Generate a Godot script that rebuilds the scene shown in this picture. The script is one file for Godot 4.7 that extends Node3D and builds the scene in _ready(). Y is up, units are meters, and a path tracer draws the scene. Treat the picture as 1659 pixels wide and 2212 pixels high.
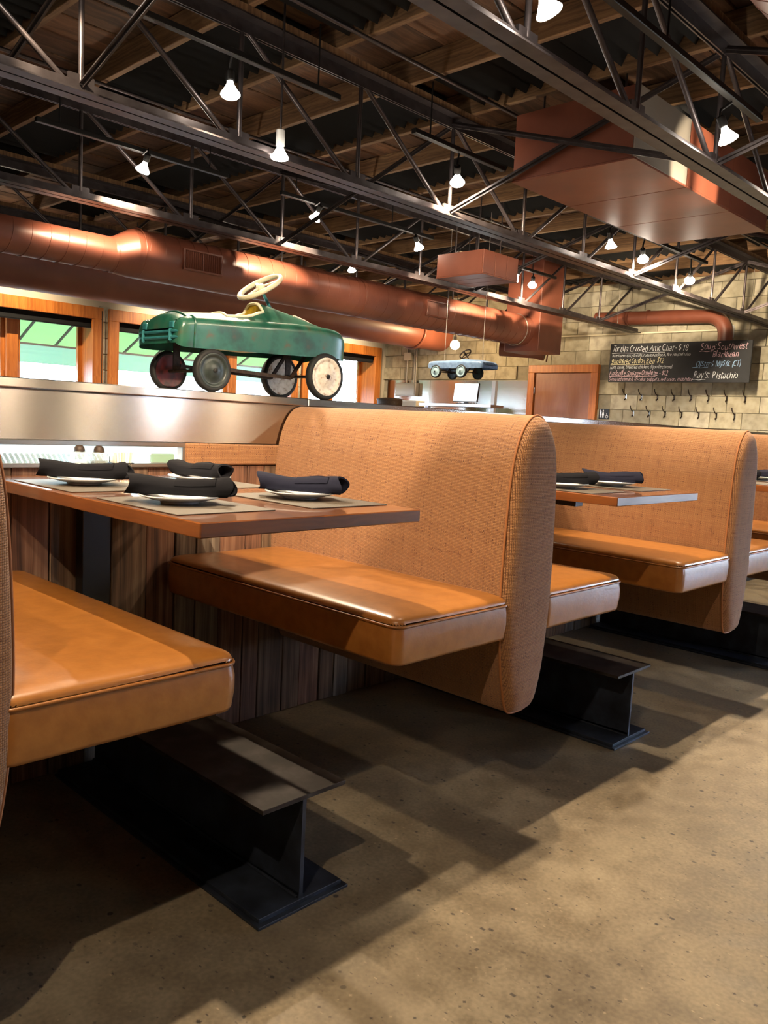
extends Node3D
# A restaurant dining room: cantilevered booths along a plank wall, open steel trusses above.
# x runs from the plank wall out to the aisle, -z runs down the row of booths, y is up.

const CAM := Vector3(2.68, 1.27, 0.0)
const PITCH := 1.78            # distance between booth benches
const BENCH0 := -0.457         # z of the first bench
var M := {}
var used := {}
var uv_swap := false
var rng := RandomNumberGenerator.new()

func _ready() -> void:
	rng.seed = 7
	setup_view()
	make_materials()
	make_shell()
	make_divider_wall()
	make_ceiling()
	make_trusses()
	make_ducts()
	make_booths()
	make_kitchen()
	make_back_wall_things()
	make_lamps()
	make_place_settings()
	make_cars()

# ---------------------------------------------------------------- view and light
func setup_view() -> void:
	var c := Camera3D.new()
	c.name = "camera"
	c.fov = 64.0
	c.near = 0.02
	c.far = 200.0
	c.position = CAM
	c.rotation_degrees = Vector3(-6.25, 43.9, 2.95)
	add_child(c)
	c.current = true
	var sky_m := ProceduralSkyMaterial.new()
	sky_m.sky_top_color = Color(0.70, 0.82, 1.0)
	sky_m.sky_horizon_color = Color(0.84, 0.92, 1.0)
	sky_m.ground_horizon_color = Color(0.62, 0.66, 0.70)
	sky_m.ground_bottom_color = Color(0.40, 0.41, 0.42)
	sky_m.sky_energy_multiplier = 5.6
	sky_m.ground_energy_multiplier = 2.8
	var sky := Sky.new()
	sky.sky_material = sky_m
	var e := Environment.new()
	e.background_mode = Environment.BG_SKY
	e.sky = sky
	e.tonemap_mode = Environment.TONE_MAPPER_LINEAR
	e.tonemap_exposure = 1.0
	e.sdfgi_enabled = true
	e.ssao_enabled = true
	e.ssil_enabled = true
	var we := WorldEnvironment.new()
	we.name = "environment"
	we.environment = e
	add_child(we)

# ---------------------------------------------------------------- naming
func numbered(n: String, where: String = "") -> String:
	var key := where + "/" + n
	if not used.has(key):
		used[key] = 0
		return n
	used[key] += 1
	return "%s_%03d" % [n, used[key]]

func tag(o: Node, label: String, category: String, group: String = "") -> void:
	o.set_meta("label", label)
	o.set_meta("category", category)
	if group != "":
		o.set_meta("group", group)

func thing(called: String, label: String, category: String, at: Vector3 = Vector3.ZERO, group: String = "") -> Node3D:
	var o := Node3D.new()
	o.name = numbered(called)
	add_child(o)
	o.position = at
	tag(o, label, category, group)
	return o

func setting(called: String, label: String = "") -> Node3D:
	var o := Node3D.new()
	o.name = called
	add_child(o)
	o.set_meta("kind", "structure")
	if label != "":
		o.set_meta("label", label)
	return o

func put_mesh(called: String, mesh: Mesh, mat: Material, parent: Node, xf: Transform3D = Transform3D.IDENTITY) -> MeshInstance3D:
	var o := MeshInstance3D.new()
	o.name = numbered(called, "" if parent == self else str(parent.get_instance_id()))
	o.mesh = mesh
	o.material_override = mat
	o.transform = xf
	o.cast_shadow = GeometryInstance3D.SHADOW_CASTING_SETTING_ON
	parent.add_child(o)
	return o

func put(called: String, st: SurfaceTool, mat: Material, parent: Node, xf: Transform3D = Transform3D.IDENTITY) -> MeshInstance3D:
	return put_mesh(called, st.commit(), mat, parent, xf)

func copy_of(o: Node3D, called: String, label: String, at: Vector3) -> Node3D:
	var r: Node3D = o.duplicate()
	r.name = numbered(called)
	add_child(r)
	r.position = at
	r.set_meta("label", label)
	return r

# ---------------------------------------------------------------- geometry helpers
func mb() -> SurfaceTool:
	var st := SurfaceTool.new()
	st.begin(Mesh.PRIMITIVE_TRIANGLES)
	return st

func tri(st: SurfaceTool, p: Array, n: Array, uv: Array) -> void:
	var g: Vector3 = (p[2] - p[0]).cross(p[1] - p[0])
	var o: Array = [0, 1, 2] if g.dot(n[0] + n[1] + n[2]) >= 0.0 else [0, 2, 1]
	for k in o:
		st.set_normal(n[k])
		st.set_uv(uv[k])
		st.add_vertex(p[k])

func flat_uv(p: Vector3, n: Vector3) -> Vector2:
	var a := n.abs()
	var r := Vector2(p.x, p.y)
	if a.x >= a.y and a.x >= a.z:
		r = Vector2(p.z, p.y)
	elif a.y >= a.z:
		r = Vector2(p.x, p.z)
	return Vector2(r.y, r.x) if uv_swap else r

func poly(st: SurfaceTool, pts: Array, n: Vector3) -> void:
	for k in range(1, pts.size() - 1):
		var p := [pts[0], pts[k], pts[k + 1]]
		tri(st, p, [n, n, n], [flat_uv(p[0], n), flat_uv(p[1], n), flat_uv(p[2], n)])

func face(st: SurfaceTool, pts: Array, inside: Vector3) -> void:
	var n: Vector3 = (pts[1] - pts[0]).cross(pts[2] - pts[0]).normalized()
	var m := Vector3.ZERO
	for p in pts:
		m += p
	if n.dot(m / pts.size() - inside) < 0.0:
		n = -n
	poly(st, pts, n)

func box(st: SurfaceTool, c: Vector3, s: Vector3, b: float = 0.0, q: Basis = Basis.IDENTITY) -> void:
	var h := s * 0.5
	var sg := [-1.0, 1.0]
	var at := func(i: int, v: Vector3) -> Vector3:
		var r := Vector3.ZERO
		for k in 3:
			r[k] = v[k] * (h[k] if k == i else h[k] - b)
		return c + q * r
	for i in 3:
		var j := (i + 1) % 3
		var k := (i + 2) % 3
		for a in sg:
			var ps := []
			for m in [[-1.0, -1.0], [1.0, -1.0], [1.0, 1.0], [-1.0, 1.0]]:
				var v := Vector3.ZERO
				v[i] = a
				v[j] = m[0]
				v[k] = m[1]
				ps.append(at.call(i, v))
			face(st, ps, c)
			if b <= 0.0:
				continue
			for d in sg:
				var v0 := Vector3.ZERO
				v0[i] = a
				v0[j] = d
				v0[k] = -1.0
				var v1 := v0
				v1[k] = 1.0
				face(st, [at.call(i, v0), at.call(i, v1), at.call(j, v1), at.call(j, v0)], c)
	if b > 0.0:
		for x in sg:
			for y in sg:
				for z in sg:
					var v := Vector3(x, y, z)
					face(st, [at.call(0, v), at.call(1, v), at.call(2, v)], c)

func span(st: SurfaceTool, a: Vector3, b: Vector3, bevel: float = 0.0) -> void:
	box(st, (a + b) * 0.5, (b - a).abs(), bevel)

func bar(st: SurfaceTool, a: Vector3, b: Vector3, w: float, h: float, up: Vector3 = Vector3.UP) -> void:
	var d := (b - a).normalized()
	var side := d.cross(up)
	if side.length() < 0.01:
		side = d.cross(Vector3.RIGHT)
	side = side.normalized()
	box(st, (a + b) * 0.5, Vector3(w, h, (b - a).length()), 0.0, Basis(side, side.cross(d).normalized() * -1.0 if side.cross(d).dot(up) < 0.0 else side.cross(d).normalized(), d))

# rows of points with smooth normals; wrap closes each row
func grid(st: SurfaceTool, rows: Array, wrap: bool, out: Variant = null, uvs: Array = []) -> void:
	var nr := rows.size()
	var nc: int = rows[0].size()
	var norm := []
	for i in nr:
		var mid := Vector3.ZERO
		for p in rows[i]:
			mid += p
		mid /= nc
		var line := []
		for j in nc:
			var du: Vector3 = rows[mini(i + 1, nr - 1)][j] - rows[maxi(i - 1, 0)][j]
			var dv: Vector3
			if wrap:
				dv = rows[i][(j + 1) % nc] - rows[i][(j - 1 + nc) % nc]
			else:
				dv = rows[i][mini(j + 1, nc - 1)] - rows[i][maxi(j - 1, 0)]
			var n := du.cross(dv)
			if n.length() < 1e-9:
				n = out if out is Vector3 else rows[i][j] - mid
				if n.length() < 1e-9:
					n = Vector3.UP
			n = n.normalized()
			var ref: Vector3 = out if out is Vector3 else rows[i][j] - mid
			line.append(-n if n.dot(ref) < 0.0 else n)
		norm.append(line)
	for i in nr - 1:
		for j in (nc if wrap else nc - 1):
			var k := (j + 1) % nc
			var p := [rows[i][j], rows[i][k], rows[i + 1][k], rows[i + 1][j]]
			var n := [norm[i][j], norm[i][k], norm[i + 1][k], norm[i + 1][j]]
			var u := []
			if uvs.size() > 0:
				var kk: int = j + 1 if wrap else k
				u = [uvs[i][j], uvs[i][kk], uvs[i + 1][kk], uvs[i + 1][j]]
			else:
				u = [Vector2(i, j), Vector2(i, j + 1), Vector2(i + 1, j + 1), Vector2(i + 1, j)]
			tri(st, [p[0], p[1], p[2]], [n[0], n[1], n[2]], [u[0], u[1], u[2]])
			tri(st, [p[0], p[2], p[3]], [n[0], n[2], n[3]], [u[0], u[2], u[3]])

func tube(st: SurfaceTool, pts: Array, r: Variant, seg: int = 8, closed: bool = false) -> void:
	var rows := []
	var uvs := []
	var n := pts.size()
	var side := Vector3.ZERO
	var run := 0.0
	for i in n + (1 if closed else 0):
		var c: Vector3 = pts[i % n]
		var a: Vector3 = pts[(i - 1 + n) % n] if (closed or i > 0) else pts[0]
		var b: Vector3 = pts[(i + 1) % n] if (closed or i < n - 1) else pts[n - 1]
		var d := (b - a).normalized()
		if side == Vector3.ZERO:
			side = d.cross(Vector3.UP) if absf(d.y) < 0.9 else d.cross(Vector3.RIGHT)
		side = (side - d * side.dot(d)).normalized()
		var up := d.cross(side)
		var rr: float = r[i % n] if r is Array else r
		var row := []
		var uv := []
		if i > 0:
			run += (c - pts[(i - 1) % n]).length()
		for k in seg:
			var t := TAU * k / seg
			row.append(c + (side * cos(t) + up * sin(t)) * rr)
		for k in seg + 1:
			uv.append(Vector2(TAU * rr * k / seg, run))
		rows.append(row)
		uvs.append(uv)
	grid(st, rows, true, null, uvs)
	if not closed:
		var d0: Vector3 = (pts[0] - pts[1]).normalized()
		var d1: Vector3 = (pts[n - 1] - pts[n - 2]).normalized()
		poly(st, rows[0], d0)
		poly(st, rows[n - 1], d1)

# profile of (radius, height) turned about the y axis of xf; split at sharp corners by giving several profiles
func lathe(st: SurfaceTool, profile: Array, seg: int, xf: Transform3D = Transform3D.IDENTITY) -> void:
	var m := profile.size()
	var nrm := []
	for i in m:
		var a: Vector2 = profile[maxi(i - 1, 0)]
		var b: Vector2 = profile[mini(i + 1, m - 1)]
		nrm.append(Vector2(b.y - a.y, -(b.x - a.x)).normalized())
	for i in m - 1:
		var a: Vector2 = profile[i]
		var b: Vector2 = profile[i + 1]
		for k in seg:
			var t0 := TAU * k / seg
			var t1 := TAU * (k + 1) / seg
			var e := func(q: Vector2, t: float) -> Vector3:
				return Vector3(q.x * cos(t), q.y, q.x * sin(t))
			var p := [xf * e.call(a, t0), xf * e.call(a, t1), xf * e.call(b, t1), xf * e.call(b, t0)]
			var n := [xf.basis * e.call(nrm[i], t0), xf.basis * e.call(nrm[i], t1), xf.basis * e.call(nrm[i + 1], t1), xf.basis * e.call(nrm[i + 1], t0)]
			var u := [Vector2(t0, a.y), Vector2(t1, a.y), Vector2(t1, b.y), Vector2(t0, b.y)]
			if a.x > 1e-6:
				tri(st, [p[0], p[1], p[2]], [n[0], n[1], n[2]], [u[0], u[1], u[2]])
			if b.x > 1e-6:
				tri(st, [p[0], p[2], p[3]], [n[0], n[2], n[3]], [u[0], u[2], u[3]])

func smooth_line(pts: Array, per: int) -> Array:
	var r := []
	for i in pts.size() - 1:
		var a: Vector2 = pts[maxi(i - 1, 0)]
		var b: Vector2 = pts[i]
		var c: Vector2 = pts[i + 1]
		var d: Vector2 = pts[mini(i + 2, pts.size() - 1)]
		for k in per:
			r.append(b.cubic_interpolate(c, a, d, float(k) / per))
	r.append(pts[pts.size() - 1])
	return r

func round_rect(x0: float, x1: float, z0: float, z1: float, r: float, n: int) -> Array:
	var out := []
	for c in [[x1 - r, z1 - r, 0.0], [x0 + r, z1 - r, 0.25], [x0 + r, z0 + r, 0.5], [x1 - r, z0 + r, 0.75]]:
		for k in n + 1:
			var t: float = TAU * (c[2] + 0.25 * k / n)
			out.append(Vector2(c[0] + r * cos(t), c[1] + r * sin(t)))
	return out

# ---------------------------------------------------------------- materials
func noise(seed_: int, freq: float, octaves: int = 4) -> FastNoiseLite:
	var f := FastNoiseLite.new()
	f.seed = seed_
	f.noise_type = FastNoiseLite.TYPE_SIMPLEX_SMOOTH
	f.frequency = freq
	f.fractal_octaves = octaves
	return f

func tex(im: Image) -> ImageTexture:
	im.generate_mipmaps()
	return ImageTexture.create_from_image(im)

func mat(c: Color, rough: float, metal: float = 0.0) -> StandardMaterial3D:
	var m := StandardMaterial3D.new()
	m.albedo_color = c
	m.roughness = rough
	m.metallic = metal
	return m

func glow(c: Color, e: float) -> StandardMaterial3D:
	var m := mat(c, 0.4)
	m.emission_enabled = true
	m.emission = c
	m.emission_energy_multiplier = e
	return m

# streaks along v, several tones
func wood_image(seed_: int, tones: Array, w: int, h: int, stretch: float, knots: float) -> Image:
	var a := noise(seed_, 0.035, 4)
	var b := noise(seed_ + 1, 0.16, 2)
	var c := noise(seed_ + 2, 0.012, 3)
	var im := Image.create(w, h, false, Image.FORMAT_RGB8)
	for y in h:
		for x in w:
			var warp := c.get_noise_2d(x, y) * 14.0 * knots
			var t := 0.5 + 0.6 * a.get_noise_2d(x + warp, y * stretch) + 0.22 * b.get_noise_2d(x + warp, y * stretch * 0.5) + 0.35 * c.get_noise_2d(x * 0.6 + 300.0, y * 0.5)
			t = clampf(t, 0.0, 0.999) * (tones.size() - 1)
			var k := int(t)
			im.set_pixel(x, y, tones[k].lerp(tones[k + 1], t - k))
	return im

func wood(seed_: int, tones: Array, rough: float, scale: Vector2, stretch: float = 0.05, knots: float = 1.0) -> StandardMaterial3D:
	var im := wood_image(seed_, tones, 256, 512, stretch, knots)
	var m := mat(Color.WHITE, rough)
	m.albedo_texture = tex(im)
	m.uv1_scale = Vector3(scale.x, scale.y, 1)
	return m

# mottled surface, laid on in world space
func mottled(seed_: int, tones: Array, rough: float, scale: float, freq: float = 0.02, metal: float = 0.0, oct: int = 5) -> StandardMaterial3D:
	var f := noise(seed_, freq, oct)
	var src := f.get_seamless_image(256, 256)
	var im := Image.create(256, 256, false, Image.FORMAT_RGB8)
	for y in 256:
		for x in 256:
			var t := clampf(src.get_pixel(x, y).r, 0.0, 0.999) * (tones.size() - 1)
			var k := int(t)
			im.set_pixel(x, y, tones[k].lerp(tones[k + 1], t - k))
	var m := mat(Color.WHITE, rough, metal)
	m.albedo_texture = tex(im)
	m.uv1_triplanar = true
	m.uv1_world_triplanar = true
	m.uv1_scale = Vector3.ONE * scale
	return m

func fabric_material() -> StandardMaterial3D:
	var n := 512
	var g := RandomNumberGenerator.new()
	g.seed = 21
	var warp := []
	var weft := []
	for k in n / 8:
		warp.append(g.randf())
		weft.append(g.randf())
	var cell := []
	for k in 64 * 64:
		cell.append(g.randf())
	var slub := noise(31, 0.03, 3)
	var im := Image.create(n, n, false, Image.FORMAT_RGB8)
	var hi := Image.create(n, n, false, Image.FORMAT_RGB8)
	var light := Color(0.670, 0.480, 0.300)
	var tan_ := Color(0.565, 0.375, 0.215)
	var dark := Color(0.36, 0.205, 0.105)
	for y in n:
		for x in n:
			var i := x / 8
			var j := y / 8
			var over := (i + j) % 2 == 0
			var fx: float = absf((x % 8) - 3.5) / 4.0
			var fy: float = absf((y % 8) - 3.5) / 4.0
			var tone: float = warp[i] if over else weft[j]
			tone = tone * 0.62 + cell[(j % 64) * 64 + i % 64] * 0.26
			tone = clampf(tone + 0.30 * slub.get_noise_2d(x * (0.25 if not over else 1.0), y * (0.25 if over else 1.0)) + 0.12, 0.0, 1.0)
			var gap: float = maxf(fx, fy)
			var hgt := 1.0 - (fx * fx if over else fy * fy) * 0.8 - (0.25 if gap > 0.8 else 0.0)
			var c := tan_.lerp(light, tone) if tone > 0.22 else dark.lerp(tan_, tone / 0.22)
			if gap > 0.80:
				c = c.lerp(dark, 0.62)
			im.set_pixel(x, y, c)
			hi.set_pixel(x, y, Color(hgt, hgt, hgt))
	var m := mat(Color.WHITE, 0.78)
	m.albedo_texture = tex(im)
	hi.bump_map_to_normal_map(2.5)
	m.normal_enabled = true
	m.normal_texture = tex(hi)
	m.normal_scale = 1.0
	m.uv1_scale = Vector3(3.3, 3.3, 1)
	m.rim_enabled = true
	m.rim = 0.25
	m.rim_tint = 0.8
	return m

func mat_weave() -> StandardMaterial3D:
	var n := 128
	var g := RandomNumberGenerator.new()
	g.seed = 5
	var im := Image.create(n, n, false, Image.FORMAT_RGB8)
	for y in n:
		for x in n:
			var over := ((x / 8) + (y / 8)) % 2 == 0
			var e: float = absf(((y if over else x) % 8) - 3.5) / 4.0
			var c := Color(0.47, 0.43, 0.38).lerp(Color(0.17, 0.15, 0.13), clampf(e * 1.1 - 0.2 + g.randf() * 0.15, 0.0, 1.0))
			if not over:
				c = c.lerp(Color(0.58, 0.50, 0.40), 0.35)
			im.set_pixel(x, y, c)
	var m := mat(Color.WHITE, 0.55)
	m.albedo_texture = tex(im)
	m.uv1_scale = Vector3(22, 22, 1)
	return m

func floor_material() -> StandardMaterial3D:
	var n := 1024
	var big := noise(11, 0.004, 4).get_seamless_image(n, n)
	var mid := noise(12, 0.02, 5).get_seamless_image(n, n)
	var fine := noise(13, 0.16, 3).get_seamless_image(n, n)
	var im := Image.create(n, n, false, Image.FORMAT_RGB8)
	var ro := Image.create(n, n, false, Image.FORMAT_RGB8)
	var c0 := Color(0.31, 0.265, 0.205)
	var c1 := Color(0.47, 0.42, 0.34)
	var c2 := Color(0.58, 0.525, 0.43)
	for y in n:
		for x in n:
			var t := 0.36 * big.get_pixel(x, y).r + 0.38 * mid.get_pixel(x, y).r + 0.30 * fine.get_pixel(x, y).r
			var c := c0.lerp(c1, clampf(t * 2.0 - 0.15, 0.0, 1.0)) if t < 0.55 else c1.lerp(c2, clampf((t - 0.55) * 2.6, 0.0, 1.0))
			im.set_pixel(x, y, c)
			var r := 0.36 + 0.22 * mid.get_pixel(x, y).r
			ro.set_pixel(x, y, Color(r, r, r))
	# aggregate: small dark and pale stones in the ground surface
	var g := RandomNumberGenerator.new()
	g.seed = 77
	for k in 5200:
		var cx := g.randi_range(3, n - 4)
		var cy := g.randi_range(3, n - 4)
		var rx := g.randf_range(0.4, 1.4) if k % 9 else g.randf_range(1.2, 2.8)
		var ry := rx * g.randf_range(0.5, 1.0)
		var col := Color(0.13, 0.11, 0.10) if k % 3 else Color(0.66, 0.59, 0.48)
		if k % 9 == 0 and k % 3 == 0:
			col = Color(0.10, 0.09, 0.09)
		var a := g.randf_range(0.25, 0.75)
		for dy in range(-3, 4):
			for dx in range(-3, 4):
				if dx * dx / (rx * rx) + dy * dy / (ry * ry) <= 1.0:
					im.set_pixel(cx + dx, cy + dy, im.get_pixel(cx + dx, cy + dy).lerp(col, a))
	var m := mat(Color.WHITE, 1.0)
	m.albedo_texture = tex(im)
	m.roughness_texture = tex(ro)
	m.uv1_scale = Vector3(0.36, 0.36, 1)
	m.metallic_specular = 0.45
	return m

func steel_brushed(c: Color, rough: float, aniso: float) -> StandardMaterial3D:
	# level brushing: reflections stay sharp sideways and stretch up and down
	var m := mat(c, rough, 1.0)
	m.anisotropy_enabled = true
	m.anisotropy = aniso
	return m

func make_materials() -> void:
	M.floor = floor_material()
	M.fabric = fabric_material()
	M.placemat = mat_weave()
	M.placemat.albedo_color = Color(0.84, 0.84, 0.84)
	M.plank = []
	var gray := [Color(0.24, 0.205, 0.175), Color(0.36, 0.31, 0.265), Color(0.45, 0.395, 0.34), Color(0.54, 0.49, 0.43)]
	var brown := [Color(0.22, 0.16, 0.12), Color(0.34, 0.255, 0.19), Color(0.43, 0.33, 0.25), Color(0.50, 0.41, 0.32)]
	var red := [Color(0.24, 0.155, 0.12), Color(0.38, 0.255, 0.19), Color(0.48, 0.34, 0.26), Color(0.58, 0.46, 0.37)]
	M.plank.append(wood(41, gray, 0.72, Vector2(4, 0.9), 0.04, 0.25))
	M.plank.append(wood(44, brown, 0.72, Vector2(4, 0.9), 0.04, 0.25))
	M.plank.append(wood(47, red, 0.72, Vector2(4, 0.9), 0.04, 0.25))
	M.deck = []
	var d0 := [Color(0.25, 0.165, 0.11), Color(0.36, 0.25, 0.165), Color(0.45, 0.32, 0.22)]
	var d1 := [Color(0.22, 0.155, 0.11), Color(0.31, 0.22, 0.15), Color(0.40, 0.29, 0.205)]
	M.deck.append(wood(51, d0, 0.85, Vector2(2.2, 0.6), 0.12))
	M.deck.append(wood(54, d1, 0.85, Vector2(2.2, 0.6), 0.12))
	M.joist = wood(57, [Color(0.32, 0.235, 0.155), Color(0.45, 0.34, 0.23), Color(0.53, 0.42, 0.29)], 0.85, Vector2(4, 0.7))
	M.table = wood(61, [Color(0.335, 0.18, 0.08), Color(0.445, 0.25, 0.11), Color(0.51, 0.30, 0.14)], 0.28, Vector2(2.2, 0.7), 0.04, 0.6)
	M.table.clearcoat_enabled = true
	M.table.clearcoat = 0.9
	M.table.clearcoat_roughness = 0.06
	M.fir = wood(64, [Color(0.58, 0.32, 0.11), Color(0.69, 0.40, 0.15), Color(0.75, 0.47, 0.21)], 0.45, Vector2(3, 0.6))
	M.door = wood(67, [Color(0.53, 0.33, 0.20), Color(0.58, 0.37, 0.235), Color(0.62, 0.41, 0.27)], 0.4, Vector2(1.6, 0.5))
	M.leather = mottled(71, [Color(0.57, 0.355, 0.145), Color(0.62, 0.395, 0.170), Color(0.66, 0.43, 0.195)], 0.36, 3.0, 0.02)
	M.leather.clearcoat_enabled = true
	M.leather.clearcoat = 0.55
	M.leather.clearcoat_roughness = 0.10
	var pores := noise(73, 0.09, 3).get_seamless_image(256, 256)
	pores.bump_map_to_normal_map(1.2)
	M.leather.normal_enabled = true
	M.leather.normal_texture = tex(pores)
	M.leather.normal_scale = 0.12
	M.welt = mat(Color(0.55, 0.34, 0.14), 0.35)
	M.fabric_welt = mat(Color(0.60, 0.37, 0.19), 0.7)
	M.beam = mottled(75, [Color(0.11, 0.12, 0.145), Color(0.17, 0.19, 0.235), Color(0.24, 0.27, 0.33)], 0.45, 1.6, 0.02, 0.35)
	M.beam_top = mottled(76, [Color(0.10, 0.075, 0.06), Color(0.17, 0.14, 0.12), Color(0.27, 0.25, 0.24)], 0.5, 2.2, 0.015, 0.5)
	M.truss = mottled(78, [Color(0.22, 0.195, 0.195), Color(0.29, 0.265, 0.27), Color(0.345, 0.32, 0.325)], 0.36, 1.4, 0.02, 0.75)
	M.steel = steel_brushed(Color(0.70, 0.68, 0.66), 0.23, -0.98)
	M.steel_plain = mat(Color(0.70, 0.70, 0.70), 0.28, 1.0)
	M.chrome = mat(Color(0.82, 0.82, 0.82), 0.12, 1.0)
	M.duct = mottled(81, [Color(0.395, 0.215, 0.16), Color(0.445, 0.25, 0.185), Color(0.49, 0.285, 0.215)], 0.40, 0.7, 0.012)
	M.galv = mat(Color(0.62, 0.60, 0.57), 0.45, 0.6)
	M.black = mat(Color(0.02, 0.02, 0.022), 0.45)
	M.foam = mat(Color(0.025, 0.027, 0.032), 0.95)
	M.rubber = mat(Color(0.03, 0.03, 0.032), 0.7)
	M.white = mat(Color(0.86, 0.87, 0.88), 0.22)
	M.china = mat(Color(0.93, 0.935, 0.945), 0.12)
	M.cream = mat(Color(0.83, 0.80, 0.70), 0.35)
	M.block = []
	for k in 4:
		var base: Color = [Color(0.61, 0.585, 0.50), Color(0.63, 0.60, 0.51), Color(0.585, 0.56, 0.485), Color(0.665, 0.64, 0.565)][k]
		M.block.append(mottled(90 + k, [base.darkened(0.16), base, base.lightened(0.10)], 0.9, 1.3, 0.02))
	M.mortar = mottled(96, [Color(0.50, 0.48, 0.42), Color(0.58, 0.55, 0.48)], 0.95, 1.5, 0.03)
	M.plaster = mat(Color(0.72, 0.68, 0.60), 0.85)
	M.napkin = []
	for c in [Color(0.10, 0.10, 0.115), Color(0.14, 0.145, 0.20)]:
		var nm := mat(c, 0.85)
		nm.metallic_specular = 0.2
		M.napkin.append(nm)
	M.green = mottled(101, [Color(0.24, 0.21, 0.15), Color(0.09, 0.22, 0.18), Color(0.09, 0.28, 0.225), Color(0.12, 0.33, 0.27), Color(0.18, 0.33, 0.27), Color(0.33, 0.26, 0.18)], 0.34, 2.6, 0.012)
	M.green.clearcoat_enabled = true
	M.green.clearcoat = 0.4
	M.green.clearcoat_roughness = 0.2
	M.teal = mottled(103, [Color(0.10, 0.30, 0.30), Color(0.16, 0.40, 0.42), Color(0.24, 0.48, 0.50)], 0.3, 3.0, 0.02)
	M.yellow = mottled(105, [Color(0.42, 0.34, 0.06), Color(0.60, 0.49, 0.10), Color(0.66, 0.56, 0.16)], 0.5, 4.0, 0.02)
	M.hub_white = mottled(107, [Color(0.45, 0.30, 0.22), Color(0.74, 0.71, 0.66), Color(0.82, 0.79, 0.75), Color(0.84, 0.82, 0.79)], 0.35, 6.0, 0.02)
	M.hub_dark = mottled(109, [Color(0.05, 0.07, 0.06), Color(0.10, 0.14, 0.13), Color(0.17, 0.20, 0.19)], 0.4, 5.0, 0.02)
	M.hub_red = mottled(111, [Color(0.12, 0.03, 0.03), Color(0.30, 0.06, 0.055), Color(0.38, 0.10, 0.09)], 0.45, 5.0, 0.02)
	M.blue = mottled(113, [Color(0.34, 0.42, 0.53), Color(0.41, 0.51, 0.64), Color(0.48, 0.58, 0.70)], 0.3, 4.0, 0.02)
	M.hub_pale = mat(Color(0.52, 0.62, 0.66), 0.35)
	M.rust = mottled(115, [Color(0.10, 0.07, 0.05), Color(0.20, 0.14, 0.10), Color(0.26, 0.22, 0.19)], 0.6, 6.0, 0.03, 0.4)
	M.board = mottled(117, [Color(0.055, 0.065, 0.08), Color(0.075, 0.085, 0.105), Color(0.105, 0.115, 0.135)], 0.7, 1.2, 0.015)
	M.pane = mat(Color(1, 1, 1, 0.08), 0.02)
	M.pane.transparency = BaseMaterial3D.TRANSPARENCY_ALPHA
	M.bottle = mat(Color(0.62, 0.68, 0.68, 0.42), 0.05)
	M.bottle.transparency = BaseMaterial3D.TRANSPARENCY_ALPHA
	M.awning = mat(Color(0.50, 0.60, 0.42), 0.8)
	M.awning.backlight_enabled = true
	M.awning.backlight = Color(0.50, 0.60, 0.42)
	M.valance = mat(Color(0.50, 0.66, 0.56), 0.8)
	M.valance.backlight_enabled = true
	M.valance.backlight = Color(0.42, 0.56, 0.50)
	M.bulb = glow(Color(1.0, 0.95, 0.86), 70.0)
	M.bulb_glass = glow(Color(1.0, 0.95, 0.88), 40.0)
	M.globe = glow(Color(1.0, 0.93, 0.82), 9.0)
	M.case_light = glow(Color(0.88, 0.97, 1.0), 1.25)
	M.glow_panel = glow(Color(0.93, 0.97, 1.0), 2.2)  # glow that stands in for a bright window reflection in steel
	M.chalk = {}
	for c in [["white", Color(0.80, 0.82, 0.84)], ["blue", Color(0.58, 0.73, 0.88)], ["pink", Color(0.82, 0.70, 0.74)], ["cream", Color(0.84, 0.81, 0.66)]]:
		M.chalk[c[0]] = mat(c[1], 0.95)

# ---------------------------------------------------------------- the room
func wall_with_openings(st: SurfaceTool, x0: float, x1: float, z0: float, z1: float, top: float, holes: Array, sill: float, head: float) -> void:
	# a wall along z; holes are [za, zb] from z0 downwards
	var z := z0
	for h in holes:
		span(st, Vector3(x0, 0, z), Vector3(x1, top, h[0]))
		span(st, Vector3(x0, 0, h[0]), Vector3(x1, sill, h[1]))
		span(st, Vector3(x0, head, h[0]), Vector3(x1, top, h[1]))
		z = h[1]
	span(st, Vector3(x0, 0, z), Vector3(x1, top, z1))

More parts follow.
